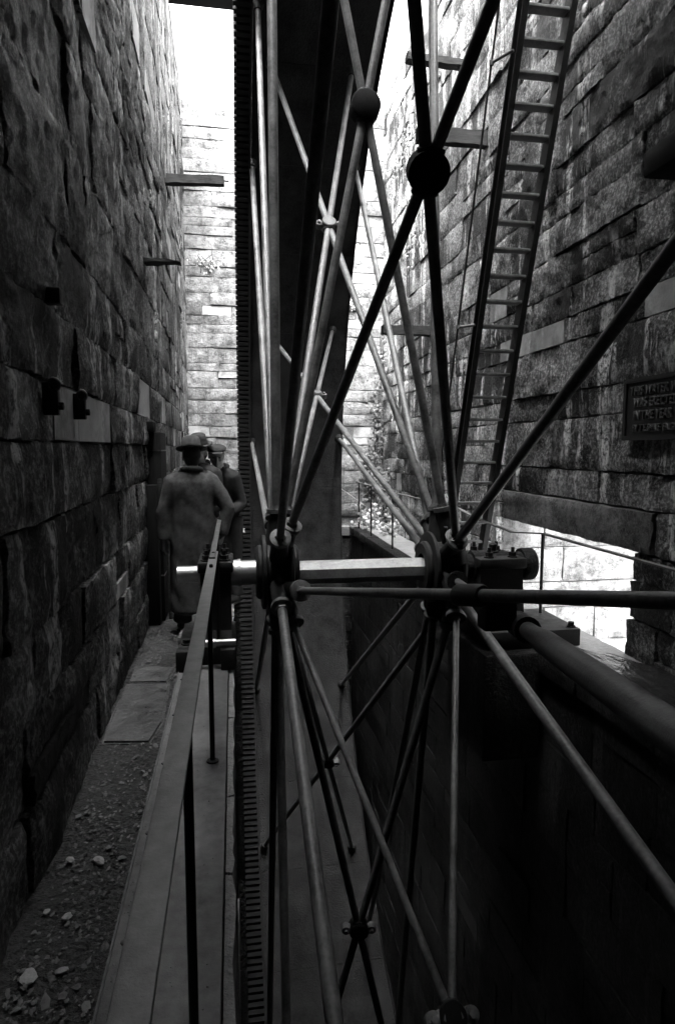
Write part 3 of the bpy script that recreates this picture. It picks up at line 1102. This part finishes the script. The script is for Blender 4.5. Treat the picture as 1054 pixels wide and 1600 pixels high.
# the pair that passes close by the walkway: one level rod, one thick sleeved tube
node = Vector((1.05, 2.711, 0.987))
la = Vector((0.40, 4.93, 0.540))
dl = (node - la).normalized()
spoke(la, line_at_r(la, dl, 6.9), 0.027, 0.030)
ra = Vector((1.74, 4.88, 0.60))
far_p = Vector((1.016, 1.409, 0.985))
dr = (far_p - ra).normalized()
m = MB()
def along(t):
    return ra + dr * t
L_ = (far_p - ra).length
m.tube([along(-0.05), along(L_ * .55), along(L_ * .60), along(L_ * .62), along(L_ * .70), along(L_ * .74), along(L_ * 1.0), along(L_ * 1.45)],
       [.026, .026, .028, .036, .040, .050, .050, .050], 22)
tube = wpart(m, 'spoke', M['rod'])
m = MB()
e = line_at_r(ra, dr, 0.50)
m.tube([e - dr * 0.03, e + dr * 0.01], [0.08, 0.08], 18)
wpart(m, 'collar', M['plate'], tube)
m = MB()
m.tube([node - dl * 0.10, node - dl * 0.085, node + dl * 0.075, node + dl * 0.09], [.044, .052, .052, .044], 20)
cl = wpart(m, 'clamp', M['iron'])
m = MB()
qn = ra + dr * ((node - ra).dot(dr))
m.tube([qn - dr * 0.09, qn + dr * 0.09], [.06, .06], 18)
wpart(m, 'sleeve', M['iron'], cl)
m = MB()
mid = (node + qn) / 2
m.bevbox(mid.x - 0.075, mid.x + 0.075, mid.y - 0.05, mid.y + 0.05, min(node.z, qn.z) - 0.01, node.z - 0.004, 0.008)
wpart(m, 'saddle', M['iron'], cl)

# ------------------------------------------------------------------ bearings
def bearing(x0, x1, yc, z0, zt, label, base_x0, base_x1):
    b = empty('bearing_block', ((x0 + x1) / 2, yc, z0))
    tag(b, label, 'bearing', 'bearing blocks carrying the wheel axle')
    m = MB()
    # tapered pedestal
    pr = []
    for z, hy in ((z0 + 0.15, 0.30), (z0 + 0.24, 0.24), (zt - 0.20, 0.20), (zt - 0.09, 0.20)):
        pr.append((z, hy))
    for z, hy in pr:
        m.v += [(x0 + 0.02, yc - hy, z), (x1 - 0.02, yc - hy, z), (x1 - 0.02, yc + hy, z), (x0 + 0.02, yc + hy, z)]
    for i in range(len(pr) - 1):
        for k in range(4):
            m.f.append((4 * i + k, 4 * i + (k + 1) % 4, 4 * i + 4 + (k + 1) % 4, 4 * i + 4 + k))
    m.f += [(3, 2, 1, 0), tuple(4 * (len(pr) - 1) + k for k in range(4))]
    m.build('pedestal', M['iron'], b, smooth=True, angle=25)
    m = MB()
    m.bevbox(x0, x1, yc - 0.24, yc + 0.24, zt - 0.088, zt, 0.018)
    m.build('cap', M['iron'], b, smooth=True)
    for sx in (0.25, 0.75):
        for sy in (-0.17, 0.17):
            m = MB()
            c = (x0 + (x1 - x0) * sx, yc + sy, zt)
            m.lathe(c, [(0.045, 0.001), (0.045, 0.012), (0.034, 0.013), (0.034, 0.045), (0.016, 0.046), (0.016, 0.085), (0, 0.086)], 6)
            m.build('bolt', M['iron'], b)
    m = MB()
    m.lathe(((x0 + x1) / 2, yc, zt), [(0.05, 0.001), (0.05, 0.03), (0.03, 0.032), (0.036, 0.085), (0.02, 0.1), (0, 0.1)], 12)
    m.build('oil_cup', M['iron'], b, smooth=True)
    m = MB()
    m.bevbox(base_x0, base_x1, yc - 0.34, yc + 0.36, z0, z0 + 0.149, 0.01)
    m.build('base_plate', M['iron'], b, smooth=True)
    for xx in (base_x0 + 0.06, base_x1 - 0.05):
        m = MB()
        m.lathe((xx, yc - 0.27, z0 + 0.15), [(0.04, 0), (0.04, 0.01), (0.028, 0.011), (0.028, 0.04), (0, 0.041)], 6)
        m.build('bolt', M['plate'], b)
    return b
bl = bearing(-0.285, -0.012, AX_Y + 0.03, 0.0, 0.775, 'black bearing block on the walkway, carrying the polished axle end', -0.435, 0.0)
m = MB()
m.lathe((-0.33, 4.78, 0.19), [(0, 0), (0.028, 0), (0.028, 0.15), (0.034, 0.151), (0.034, 0.18), (0.028, 0.181), (0.028, 0.325), (0, 0.325)], 16, 'X')
m.build('cross_shaft', M['journal'], bl, smooth=True)
for fx0, fx1 in ((-0.44, -0.32), (-0.115, -0.008)):
    m = MB()
    m.bevbox(fx0, fx1, 4.70, 4.81, 0.0, 0.158, 0.01)
    m.build('foot', M['iron'], bl, smooth=True)
bearing(1.985, 2.40, AX_Y + 0.02, 0.0, 0.74, 'black bearing block on the right ledge beside the low opening', 2.02, 2.84)
# ledge stone that carries the right bearing out over the pit
mb = MB()
mb.bevbox(1.96, PIT_R + 0.005, AX_Y - 0.42, AX_Y + 0.48, -0.9, -0.004, 0.02)
tag(mb.build('bearing_pier', M['stone_pit'], smooth=True), 'stone pier jutting from the ledge under the right bearing', 'pier')

# ------------------------------------------------------------------ ladder on the right wall
lad = empty('ladder', (2.66, 7.2, 0))
tag(lad, 'steep black iron ladder with flat treads rising past the right wall', 'ladder')
K = 0.93
L0 = EYE + (Vector((2.8883, 7.2693, 1.65)) - EYE) * K
L1 = EYE + (Vector((2.9616, 6.0427, 5.7396)) - EYE) * K
dz = (L1 - L0) / (L1.z - L0.z)
def lad_at(z):
    return L0 + dz * (z - L0.z)
HW = 0.20
ld = dz.normalized()
ln = ld.cross(Vector((1, 0, 0))).normalized()
for s in (-1, 1):
    m = MB()
    a, b = lad_at(0.0) + Vector((s * HW, 0, 0)), lad_at(8.4) + Vector((s * HW, 0, 0))
    def chan(x0, x1, n0, n1):
        vs = []
        for p in (a, b):
            for xx, nn in ((x0, n0), (x1, n0), (x1, n1), (x0, n1)):
                vs.append(p + Vector((xx, 0, 0)) + ln * nn)
        m.add(vs, [(0, 1, 2, 3), (4, 7, 6, 5), (0, 4, 5, 1), (1, 5, 6, 2), (2, 6, 7, 3), (3, 7, 4, 0)])
    chan(-0.008, 0.008, -0.07, 0.07)
    chan(*((0.0085, 0.048) if s > 0 else (-0.048, -0.0085)), 0.056, 0.0695)
    chan(*((0.0085, 0.048) if s > 0 else (-0.048, -0.0085)), -0.0695, -0.056)
    m.build('stringer', M['iron'], lad)
z = 1.49 - 0.233 * 6
tm = MB()
tm.bevbox(-HW + 0.009, HW - 0.009, -0.055, 0.055, -0.014, 0.014, 0.005)
tread_me = tm.mesh('tread')
tread_me.materials.append(M['tread'])
shade(tread_me, 40)
while z < 8.3:
    o = link('tread', tread_me, lad)
    o.matrix_parent_inverse = Matrix.Translation(lad.location).inverted()
    o.location = lad_at(z)
    z += 0.233

# slim conduit beside the ladder
m = MB()
p0, p1 = Vector((2.30, 6.72, 2.12)), Vector((2.397, 5.80, 5.61))
off = Vector((0.0, 0.12, 0.0))
dd = (p1 - p0) / (p1.z - p0.z)
q0, q1 = p0 + dd * (1.0 - p0.z), p0 + dd * (8.3 - p0.z)
con = empty('conduit', tuple(q0))
tag(con, 'thin dark pipe running up beside the left ladder stringer', 'pipe')
m.tube([q0, p0, p1, q1], 0.011, 8)
m.build('pipe', M['iron'], con, smooth=True)
for zz in (2.9, 5.15, 7.4):
    c = p0 + dd * (zz - p0.z)
    t = lad_at(zz) + Vector((-HW - 0.05, 0, 0))
    m = MB()
    m.tube([c, t], 0.014, 8)
    m.tube([c - Vector((0, 0, .02)), c + Vector((0, 0, .02))], 0.022, 10)
    m.build('bracket', M['rod'], con, smooth=True)

# ------------------------------------------------------------------ plaque
pl = empty('plaque', (RX - 0.05, 4.1, 1.95))
tag(pl, 'cast iron plaque with raised lettering on the right wall', 'plaque')
PY0, PY1, PZ0, PZ1 = 4.70, 3.86, 1.73, 2.165
PX = RX - 0.05
m = MB()
m.box(PX, RX, PY1, PY0, PZ0, PZ1)
m.build('panel', M['plaque'], pl)
m = MB()
for a in ((PY1 - 0.02, PY0 + 0.02, PZ0 - 0.02, PZ0 + 0.014), (PY1 - 0.02, PY0 + 0.02, PZ1 - 0.012, PZ1 + 0.02), (PY0 - 0.012, PY0 + 0.02, PZ0 + 0.0145, PZ1 - 0.0125), (PY1 - 0.02, PY1 + 0.012, PZ0 + 0.0145, PZ1 - 0.0125)):
    m.box(PX - 0.018, PX - 0.0005, *a)
m.build('rim', M['plaque'], pl)
def letters(text, y, z, size):
    cu = bpy.data.curves.new('lettering', 'FONT')
    cu.body = text
    cu.size = size
    cu.extrude = 0.007
    cu.bevel_depth = 0.0015
    cu.align_x = 'CENTER'
    cu.space_character = 1.08
    tmp = bpy.data.objects.new('lettering', cu)
    COL.objects.link(tmp)
    bpy.context.view_layer.update()
    me = bpy.data.meshes.new_from_object(tmp.evaluated_get(bpy.context.evaluated_depsgraph_get()))
    bpy.data.objects.remove(tmp)
    me.transform(Matrix.Translation((PX - 0.006, y, z)) @ Matrix(((0, 0, -1, 0), (-0.74, 0, 0, 0), (0, 1, 0, 0), (0, 0, 0, 1))))
    me.materials.clear()
    me.materials.append(M['letter'])
    me.name = 'lettering'
    stuff(link('lettering', me, pl))
yc = (PY0 + PY1) / 2
letters('THIS WATER WHEEL', yc, 2.055, 0.098)
letters('WAS ERECTED', yc + 0.06, 1.965, 0.098)
letters('IN THE YEAR 1870', yc, 1.868, 0.098)
letters('BY T.E.SMILE  ENGINEER', yc, 1.778, 0.074)

# ------------------------------------------------------------------ timbers and fittings in the walls
def timber(x0, x1, y, z, hy, hz, label, cat='timber', seed=0, droop=0.0, mat='timber', pointed=False):
    rr = random.Random(seed)
    m = MB()
    n = 8
    for i in range(n + 1):
        t = i / n
        x = x0 + (x1 - x0) * t
        k = 1.0
        if pointed:
            k = max(0.18, 1 - t ** 2.2)
        for sy, sz in ((-1, -1), (1, -1), (1, 1), (-1, 1)):
            m.v.append((x, y + sy * hy + rr.uniform(-.006, .006), z + droop * t + sz * hz * k + rr.uniform(-.007, .007)))
    for i in range(n):
        for k in range(4):
            m.f.append((4 * i + k, 4 * i + (k + 1) % 4, 4 * i + 4 + (k + 1) % 4, 4 * i + 4 + k))
    m.f += [(3, 2, 1, 0), tuple(4 * n + k for k in range(4))]
    o = m.build('timber_stub', M[mat])
    tag(o, label, cat, 'timber stubs sticking out of the pit walls')
    return o
tm1 = timber(-0.93, -0.06, 9.44, 5.31, 0.06, 0.058, 'thick weathered timber stub jutting from the left wall towards the gear', seed=1, droop=0.03)
m = MB()
m.cyl((-0.07, 9.42, 5.335), (0.0, 9.42, 5.335), 0.012, n=8)
m.build('iron_pin', M['iron'], tm1)
timber(-0.92, -0.47, 6.6, 3.44, 0.07, 0.022, 'thin splintered board end low on the left wall', seed=2, pointed=True)
timber(2.33, 3.2, 8.72, 6.76, 0.07, 0.042, 'uppermost splintered board jutting from the right wall', seed=3, droop=-0.02)
timber(2.26, 3.2, 7.93, 5.44, 0.06, 0.085, 'deep square beam jutting from the right wall behind the dark ball clamp', seed=4)
timber(2.34, 3.2, 10.06, 3.50, 0.08, 0.065, 'lowest timber stub on the right wall, behind the leaning rods', seed=5)
# block high on the right wall
mb = MB()
mb.bevbox(2.88, RX + 0.03, 3.75, 4.33, 3.54, 3.72, 0.02)
tag(mb.build('corbel', M['black_shaded'], smooth=True), 'black iron block bolted high on the right wall above the plaque', 'corbel')

def bracket(y, z, label, tall):
    x = left_x(y) + 0.005
    b = empty('iron_bracket', (x, y, z))
    tag(b, label, 'bracket', 'iron brackets fixed to the left wall')
    m = MB()
    m.bevbox(x - 0.02, x + 0.045, y - 0.02, y + 0.02, z - tall / 2, z + tall / 2, 0.006)
    m.build('back_plate', M['iron'], b, smooth=True)
    m = MB()
    pts = [(x + 0.03 + 0.02 * cos(t), y - 0.012, z + tall * 0.42 + 0.024 * sin(t)) for t in [pi * q / 10 for q in range(-4, 15)]]
    m.tube(pts, 0.009, 8)
    m.build('ring', M['rod'], b, smooth=True)
    m = MB()
    m.lathe((x + 0.042, y, z - tall * 0.22), [(0.018, 0.0), (0.018, 0.02), (0, 0.021)], 6, 'X')
    m.build('bolt', M['plate'], b)
bracket(2.94, 1.86, 'iron ring bracket on the left wall edge of the smooth stone patch', 0.14)
bracket(3.47, 1.86, 'iron ring bracket in the middle of the smooth stone patch', 0.13)
mb = MB()
x = left_x(3.06)
mb.bevbox(x - 0.02, x + 0.05, 3.03, 3.09, 2.28, 2.35, 0.008)
tag(mb.build('iron_bracket', M['iron'], smooth=True), 'short iron stub in the left wall above the smooth stone patch', 'bracket', 'iron brackets fixed to the left wall')

# tall black casing against the wall and the pale pole next to it
cs = empty('timber_casing', (-0.80, 6.6, 0))
tag(cs, 'tall black boxed casing standing against the left wall beside the men', 'casing')
CX = left_x(6.6)
m = MB()
m.bevbox(CX - 0.04, CX + 0.13, 6.38, 6.86, -0.05, 1.80, 0.008)
m.build('box', M['dark_timber'], cs, smooth=True)
m = MB()
m.bevbox(CX - 0.04, CX + 0.075, 6.30, 6.50, 1.803, 1.90, 0.01)
m.build('head', M['dark_timber'], cs, smooth=True)
for zz in (1.62, 1.18, 0.4):
    m = MB()
    m.box(CX - 0.02, CX + 0.134, 6.374, 6.87, zz, zz + 0.012)
    m.build('strap', M['rod'], cs)
m = MB()
m.bevbox(CX - 0.03, CX + 0.10, 6.22, 6.372, -0.05, 1.30, 0.008)
m.build('side_box', M['dark_timber'], cs, smooth=True)
m = MB()
m.bevbox(CX + 0.105, CX + 0.14, 6.24, 6.30, 1.0, 1.36, 0.006)
m.build('lath', M['timber'], cs, smooth=True)
mb = MB()
mb.tube([(-0.635, 6.45, -0.05), (-0.65, 6.5, 0.55), (-0.668, 6.56, 1.22)], [0.022, 0.024, 0.02], 8)
tag(mb.build('wooden_pole', M['timber'], smooth=True), 'slim pale pole leaning between the black casing and the long coat', 'pole')

# ------------------------------------------------------------------ unseen boarding over the near part, its edge set to shade the pit
rf = empty('shade_roof', (1, 2, WALL_TOP))
tag(rf, 'unseen boarding set over the near end to shade the pit', 'shade_roof')
rnd = random.Random(91)
y = -4.2
while y < 3.6:
    m = MB()
    m.box(-1.5, 3.5, y + 0.004, y + 0.29, WALL_TOP + 0.02, WALL_TOP + 0.07 + rnd.uniform(0, 0.01))
    m.build('plank', M['shade_roof'], rf)
    y += 0.295
for x in (-0.3, 0.9, 2.2):
    m = MB()
    m.box(x - 0.06, x + 0.06, -4.1, 3.6, WALL_TOP - 0.18, WALL_TOP + 0.017)
    m.build('rafter', M['shade_roof'], rf)
tr = empty('launder', (-0.4, 10.9, WALL_TOP))
tag(tr, 'dark timber launder trough crossing the sky at the top left', 'trough')
m = MB()
m.box(-1.5, 0.30, 10.72, 11.15, WALL_TOP + 0.02, WALL_TOP + 0.08)
m.build('floor_board', M['dark_timber'], tr)
for yy in (10.72, 11.09):
    m = MB()
    m.box(-1.5, 0.30, yy, yy + 0.06, WALL_TOP + 0.083, WALL_TOP + 0.5)
    m.build('side_board', M['dark_timber'], tr)

# ------------------------------------------------------------------ plants
def leaf(mb, c, nrm, up, s, rnd):
    nrm = nrm.normalized()
    x = up.cross(nrm)
    if x.length < 1e-3:
        x = Vector((1, 0, 0))
    x.normalize()
    y = nrm.cross(x)
    vs = [c - y * s * 0.1, c + x * s * 0.5 + y * s * 0.25, c + x * s * 0.28 + y * s * 0.8, c + y * s * 1.15 - nrm * s * 0.15, c - x * s * 0.28 + y * s * 0.8, c - x * s * 0.5 + y * s * 0.25, c + y * s * 0.5 + nrm * s * 0.12]
    mb.add(vs, [(0, 1, 6), (1, 2, 6), (2, 3, 6), (3, 4, 6), (4, 5, 6), (5, 0, 6)])

def ivy(name, label, clumps, face, mat, seed, size=(0.035, 0.075)):
    rnd = random.Random(seed)
    p = empty(name, clumps[0][0])
    tag(p, label, 'ivy')
    m = MB()
    st = MB()
    for c, rad, n in clumps:
        c = Vector(c)
        for k in range(n):
            d = Vector((rnd.gauss(0, 0.5), rnd.gauss(0, 0.5), rnd.gauss(0, 0.5)))
            q = c + Vector((d.x * rad.x, d.y * rad.y, d.z * rad.z))
            nn = face + Vector((rnd.uniform(-.8, .8), rnd.uniform(-.8, .8), rnd.uniform(-.3, 1.0)))
            leaf(m, q, nn, Vector((rnd.uniform(-.5, .5), rnd.uniform(-.5, .5), -1)), rnd.uniform(*size), rnd)
        for k in range(4):
            a = c + Vector((rnd.uniform(-1, 1) * rad.x * .5, rnd.uniform(-1, 1) * rad.y * .3, -rad.z))
            st.tube([a, c + Vector((rnd.uniform(-1, 1) * rad.x * .4, 0, 0)), c + Vector((rnd.uniform(-1, 1) * rad.x * .6, rnd.uniform(-1, 1) * rad.y * .3, rad.z * .8))], [0.010, 0.007, 0.004], 5)
    stuff(m.build('leaves', mat, p))
    stuff(st.build('stems', M['timber'], p, smooth=True))
V = Vector
ivy('ivy', 'dark ivy hanging in the far right corner of the walls', [(V((2.98, 13.24, 2.2)), V((.16, .10, .9)), 170), (V((2.86, 13.26, 1.1)), V((.22, .10, .6)), 260), (V((3.02, 12.7, .7)), V((.08, .5, .5)), 200), (V((3.04, 13.0, 3.4)), V((.1, .2, .6)), 90)], V((-.5, -1, 0)), M['leaf'], 4)
ivy('ivy', 'leggy creeper high on the right wall near the sky', [(V((3.06, 11.6, 6.9)), V((.06, .9, .5)), 180), (V((3.06, 11.2, 5.2)), V((.06, .5, .9)), 90)], V((-1, -.3, 0)), M['leaf'], 5)
ivy('ivy', 'patch of creeper half way up the pale end wall', [(V((2.35, 13.32, 4.7)), V((.35, .05, .28)), 190), (V((-0.45, 13.34, 5.3)), V((.34, .03, .2)), 60)], V((0, -1, 0)), M['pebble'], 6, (0.02, 0.045))

def weed(label, c, rad, n, nf, seed):
    rnd = random.Random(seed)
    p = empty('weed', c)
    tag(p, label, 'weed')
    c = Vector(c)
    m, f, s = MB(), MB(), MB()
    for k in range(n):
        q = c + Vector((rnd.gauss(0, rad * .5), rnd.gauss(0, rad * .5), abs(rnd.gauss(0, rad * .8))))
        leaf(m, q, Vector((rnd.uniform(-.8, .8), -1, rnd.uniform(-.2, 1))), Vector((rnd.uniform(-1, 1), rnd.uniform(-.5, .5), rnd.uniform(-.6, .4))), rnd.uniform(.03, .08), rnd)
    for k in range(nf):
        q = c + Vector((rnd.gauss(0, rad * .45), rnd.gauss(0, rad * .4) - .05, rad * .3 + abs(rnd.gauss(0, rad * .9))))
        for j in range(5):
            t = 2 * pi * j / 5
            leaf(f, q, Vector((cos(t) * .5, -1, sin(t) * .5)), Vector((cos(t), 0, sin(t))), .045, rnd)
        s.tube([c + Vector((rnd.gauss(0, .05), 0, 0)), q], [.005, .003], 5)
    stuff(m.build('leaves', M['leaf_pale'], p))
    f.build('flowers', M['petal'], p)['kind'] = 'stuff'
    s.build('stems', M['leaf'], p)['kind'] = 'stuff'
weed('white flowering weed at the end of the right ledge by the fence posts', (2.72, 12.75, 0.0), .26, 130, 12, 1)
weed('white flowering weed at the far end of the walkway beside the gear', (-0.10, 12.4, 0.0), .22, 110, 12, 2)
weed('bushy pale weed on the ledge under the dark ivy', (2.95, 11.9, 0.0), .22, 130, 3, 3)
mb = MB()
mb.tube([(2.05, 13.2, .92), (2.78, 13.25, .40)], [.012, .012], 6)
tag(mb.build('lath', M['pebble'], smooth=True), 'pale thin stick leaning across the far fence posts', 'stick')

# ------------------------------------------------------------------ people
def fused(mb, name, voxel, mat, parent, smooth=4):
    """grow several overlapping forms into one continuous skin"""
    me = mb.mesh(name)
    o = bpy.data.objects.new(name, me)
    COL.objects.link(o)
    md = o.modifiers.new('skin', 'REMESH')
    md.mode = 'VOXEL'
    md.voxel_size = voxel
    if smooth:
        sm = o.modifiers.new('soft', 'SMOOTH')
        sm.iterations = smooth
        sm.factor = 0.5
    bpy.context.view_layer.update()
    me2 = bpy.data.meshes.new_from_object(o.evaluated_get(bpy.context.evaluated_depsgraph_get()))
    bpy.data.objects.remove(o)
    me2.name = name
    me2.materials.clear()
    me2.materials.append(mat)
    me2.polygons.foreach_set('use_smooth', [True] * len(me2.polygons))
    return link(name, me2, parent)

def loft(mb, secs, n=24):
    """closed body through elliptical sections (cx, cy, z, rx, ry)"""
    b = len(mb.v)
    for cx, cy, z, rx, ry in secs:
        for i in range(n):
            t = 2 * pi * i / n
            ct, st = cos(t), sin(t)
            e = 0.8
            mb.v.append((cx + rx * abs(ct) ** e * (1 if ct > 0 else -1), cy + ry * abs(st) ** e * (1 if st > 0 else -1), z))
    for j in range(len(secs) - 1):
        for i in range(n):
            a, c = b + j * n, b + (j + 1) * n
            mb.f.append((a + i, a + (i + 1) % n, c + (i + 1) % n, c + i))
    mb.f.append(tuple(b + i for i in range(n - 1, -1, -1)))
    mb.f.append(tuple(b + (len(secs) - 1) * n + i for i in range(n)))

def hand(mb, wrist, fwd, palm_n, s=1.0):
    """palm, four unequal bent fingers and a thumb from the palm's side"""
    fwd, palm_n = fwd.normalized(), palm_n.normalized()
    side = fwd.cross(palm_n).normalized()
    k = wrist + fwd * 0.095 * s
    mb.tube([wrist, wrist + fwd * .03 * s, wrist + fwd * .07 * s, k], [.028 * s, .034 * s, .04 * s, .034 * s], 10)
    for i, ln in enumerate((.070, .080, .075, .058)):
        b = k + side * (i - 1.5) * .021 * s - fwd * .015
        p1 = b + fwd * ln * .5 * s + palm_n * .006
        p2 = p1 + (fwd * .8 + palm_n * .7).normalized() * ln * .33 * s
        p3 = p2 + (fwd * .4 + palm_n).normalized() * ln * .28 * s
        mb.tube([b, p1, p2, p3], [.0105 * s, .0095 * s, .0088 * s, .007 * s], 7)
    t0 = wrist + fwd * .035 * s - side * .03 * s
    t1 = t0 + (fwd * .7 - side * .8).normalized() * .035 * s
    mb.tube([t0, t1, t1 + (fwd + palm_n * .3).normalized() * .03 * s], [.014 * s, .012 * s, .009 * s], 7)

def person(loc, facing, label, h, coat, coat_mat, hat, hat_mat, arms, turn=0.0, tilt=0.0, hem=0.42, lean=0.0):
    """built facing +Y in its own space; facing turns the whole figure, turn and tilt the head"""
    p = empty('person', (0, 0, 0))
    tag(p, label, 'person')
    k = h / 1.75
    bs = coat / 0.235
    m = MB()
    for s in (-1, 1):
        m.tube([(s * .09, 0, .92 * k), (s * .10, .01, .70 * k), (s * .10, .02, .48 * k), (s * .105, -.005, .28 * k), (s * .11, -.01, .08 * k)], [.092, .082, .058, .052, .038], 12)
        m.ellipsoid((s * .115, .055, .045), .045, .13, .045)
    loft(m, [(0, 0, .86 * k, .15 * bs, .10 * bs), (0, 0, .98 * k, .165 * bs, .10 * bs), (0, 0, 1.10 * k, .15 * bs, .095 * bs), (0, lean * .1, 1.28 * k, .165 * bs, .10 * bs), (0, lean * .2, 1.38 * k, .16 * bs, .085 * bs), (0, lean * .25, 1.46 * k, .10, .07)])
    nk = Vector((0, lean * .25, 1.43 * k))
    hd = nk + Vector((0, .02 + lean * .1, .155))
    m.tube([nk, nk + (hd - nk) * .8], [.062, .056], 12)
    R = Matrix.Translation(hd) @ Matrix.Rotation(turn, 4, 'Z') @ Matrix.Rotation(tilt, 4, 'X') @ Matrix.Translation(-hd)
    m.ellipsoid(hd + V((0, -.008, .03)), .076, .096, .092, mat=R)
    m.ellipsoid(hd + V((0, .022, -.045)), .056, .066, .07, mat=R)
    m.ellipsoid(hd + V((0, .068, -.085)), .026, .022, .022, mat=R)
    m.ellipsoid(hd + V((0, .098, -.012)), .014, .022, .026, mat=R)
    m.ellipsoid(hd + V((0, .086, .022)), .046, .016, .010, mat=R)
    m.ellipsoid(hd + V((0, .086, -.05)), .026, .012, .008, mat=R)
    for s in (-1, 1):
        m.ellipsoid(hd + V((s * .078, -.005, -.005)), .010, .022, .032, mat=R)
        m.ellipsoid(hd + V((s * .042, .068, -.022)), .022, .018, .016, mat=R)
    hands = []
    for s, (el, wr, hdir) in zip((-1, 1), arms):
        sh = V((s * .17 * bs, lean * .2, 1.35 * k))
        m.tube([sh, V(el), V(wr)], [.052, .042, .03], 10)
        hand(m, V(wr), V(hdir), V((-s, .3, -.2)))
    fused(m, 'body', 0.010, M['skin'], p, 3)
    # trousers and shoes over the legs
    m = MB()
    for s in (-1, 1):
        m.tube([(s * .09, 0, .94 * k), (s * .10, .01, .70 * k), (s * .105, .015, .48 * k), (s * .11, 0, .28 * k), (s * .112, 0, .07)], [.115, .105, .09, .082, .085], 14)
    fused(m, 'trousers', 0.014, M['trousers'], p, 4)
    for s in (-1, 1):
        m = MB()
        m.ellipsoid((s * .115, .06, .045), .054, .145, .05)
        m.box(s * .115 - .05, s * .115 + .05, -.075, .19, 0.0, .022)
        m.build('shoe', M['iron'], p, smooth=True)
    # coat
    m = MB()
    loft(m, [(0, -.01, hem, coat * 1.06, coat * .80), (0, -.01, hem + .22, coat * 1.02, coat * .74), (0, 0, .98 * k, coat * .97, coat * .66), (0, lean * .08, 1.14 * k, coat * .93, coat * .62),
             (0, lean * .16, 1.28 * k, coat * 1.0, coat * .64), (0, lean * .2, 1.37 * k, coat * .98, coat * .60), (0, lean * .22, 1.43 * k, coat * .72, coat * .48), (0, lean * .25, 1.475 * k, .088, .085)])
    for s, (el, wr, hdir) in zip((-1, 1), arms):
        sh = V((s * (coat * .80), lean * .2, 1.365 * k))
        el, wr = V(el), V(wr)
        m.tube([sh + V((-s * .06, 0, .02)), sh, (sh + el) / 2, el, (el + wr) / 2, wr], [.085, .088, .078, .072, .064, .060], 14)
    c = fused(m, 'coat', 0.014, coat_mat, p, 5)
    # folds
    for v in c.data.vertices:
        q = v.co
        f = .016 * noise.noise(Vector((q.x * 11, q.y * 11, q.z * 1.4))) + .006 * noise.noise(Vector((q.x * 6, q.y * 6, q.z * 8 + q.x * 7))) + .004 * noise.noise(Vector((q.x * 22, q.y * 22, q.z * 9)))
        nn = v.normal
        v.co = q + nn * f
    m = MB()
    m.tube([(.085 * cos(t), lean * .25 + .078 * sin(t) - .008, 1.47 * k + .018 * -sin(t)) for t in [pi * 1.5 + (q - 12) * .20 for q in range(25)]], [.02 + .012 * (1 - abs(q - 12) / 12) for q in range(25)], 8)
    fused(m, 'collar', 0.008, coat_mat, p, 2)
    # hair, hat
    m = MB()
    m.ellipsoid(hd + V((0, -.022, .03)), .083, .094, .096, mat=R)
    m.ellipsoid(hd + V((0, -.055, -.03)), .07, .052, .06, mat=R)
    m.build('hair', M['hair'], p, smooth=True)
    for s in (-1, 1):
        m = MB()
        m.ellipsoid(hd + V((s * .031, .080, .004)), .013, .010, .008, mat=R)
        m.build('eye', M['eye'], p, smooth=True)
    if hat == 'brim':
        m = MB()
        top = hd + V((0, -.01, .075))
        prof = [(0.001, .112), (.03, .108), (.062, .118), (.082, .105), (.092, .06), (.098, .012), (.102, .0), (.135, -.006), (.150, .002), (.152, .008), (.135, .001), (.10, .010)]
        m.lathe(top, prof, 28, mat=R @ Matrix.Translation(top) @ Matrix.Rotation(-.08, 4, 'X') @ Matrix.Diagonal((.92, 1.12, 1, 1)) @ Matrix.Translation(-top))
        ho = m.build('hat', hat_mat, p, smooth=True, angle=60)
        m = MB()
        m.lathe(top, [(.1005, .008), (.1015, .03), (.099, .034), (.0985, .008)], 28, mat=R @ Matrix.Translation(top) @ Matrix.Rotation(-.08, 4, 'X') @ Matrix.Diagonal((.92, 1.12, 1, 1)) @ Matrix.Translation(-top))
        m.build('band', M['hat_dark'], ho, smooth=True)
    else:
        m = MB()
        top = hd + V((0, .0, .075))
        m.ellipsoid(top + V((0, -.005, .008)), .108, .128, .045, 20, 10, mat=R)
        m.ellipsoid(top + V((0, .105, -.012)), .075, .055, .012, 16, 8, mat=R)
        m.build('flat_cap', hat_mat, p, smooth=True)
    p.location = loc
    p.rotation_euler = (0, 0, facing)
    return p

# man in the long coat, back to us, right hand in his pocket
person((-0.375, 6.0, -0.03), 0.06, 'person seen from behind in a long grey overcoat and brimmed hat', 1.76, 0.215, M['coat_grey'], 'brim', M['hat_grey'],
       [((-.262, -.01, 1.10), (-.258, -.03, .84), (.05, .1, -1)), ((.315, -.02, 1.12), (.262, -.045, .88), (-.5, .2, -1))], turn=.10, tilt=-.10, hem=.17)
person((-0.335, 6.72, -0.03), 2.6, 'person in a dark brimmed hat half hidden behind the man in the long grey coat', 1.81, 0.21, M['coat_dark'], 'brim', M['hat_dark'],
       [((-.25, .05, 1.10), (-.18, .25, 1.05), (.2, 1, 0)), ((.26, .02, 1.10), (.20, .22, .98), (-.2, 1, 0))], turn=.2, tilt=-.15, hem=.55)
person((-0.10, 7.05, -0.03), 2.75, 'person in a dark coat and flat cap looking towards the camera', 1.76, 0.18, M['coat_dark'], 'cap', M['hat_dark'],
       [((-.21, .03, 1.08), (-.15, .22, 1.0), (.2, 1, 0)), ((.21, .03, 1.08), (.16, .20, .96), (-.2, 1, 0))], turn=.45, tilt=-.22, hem=.55, lean=.5)
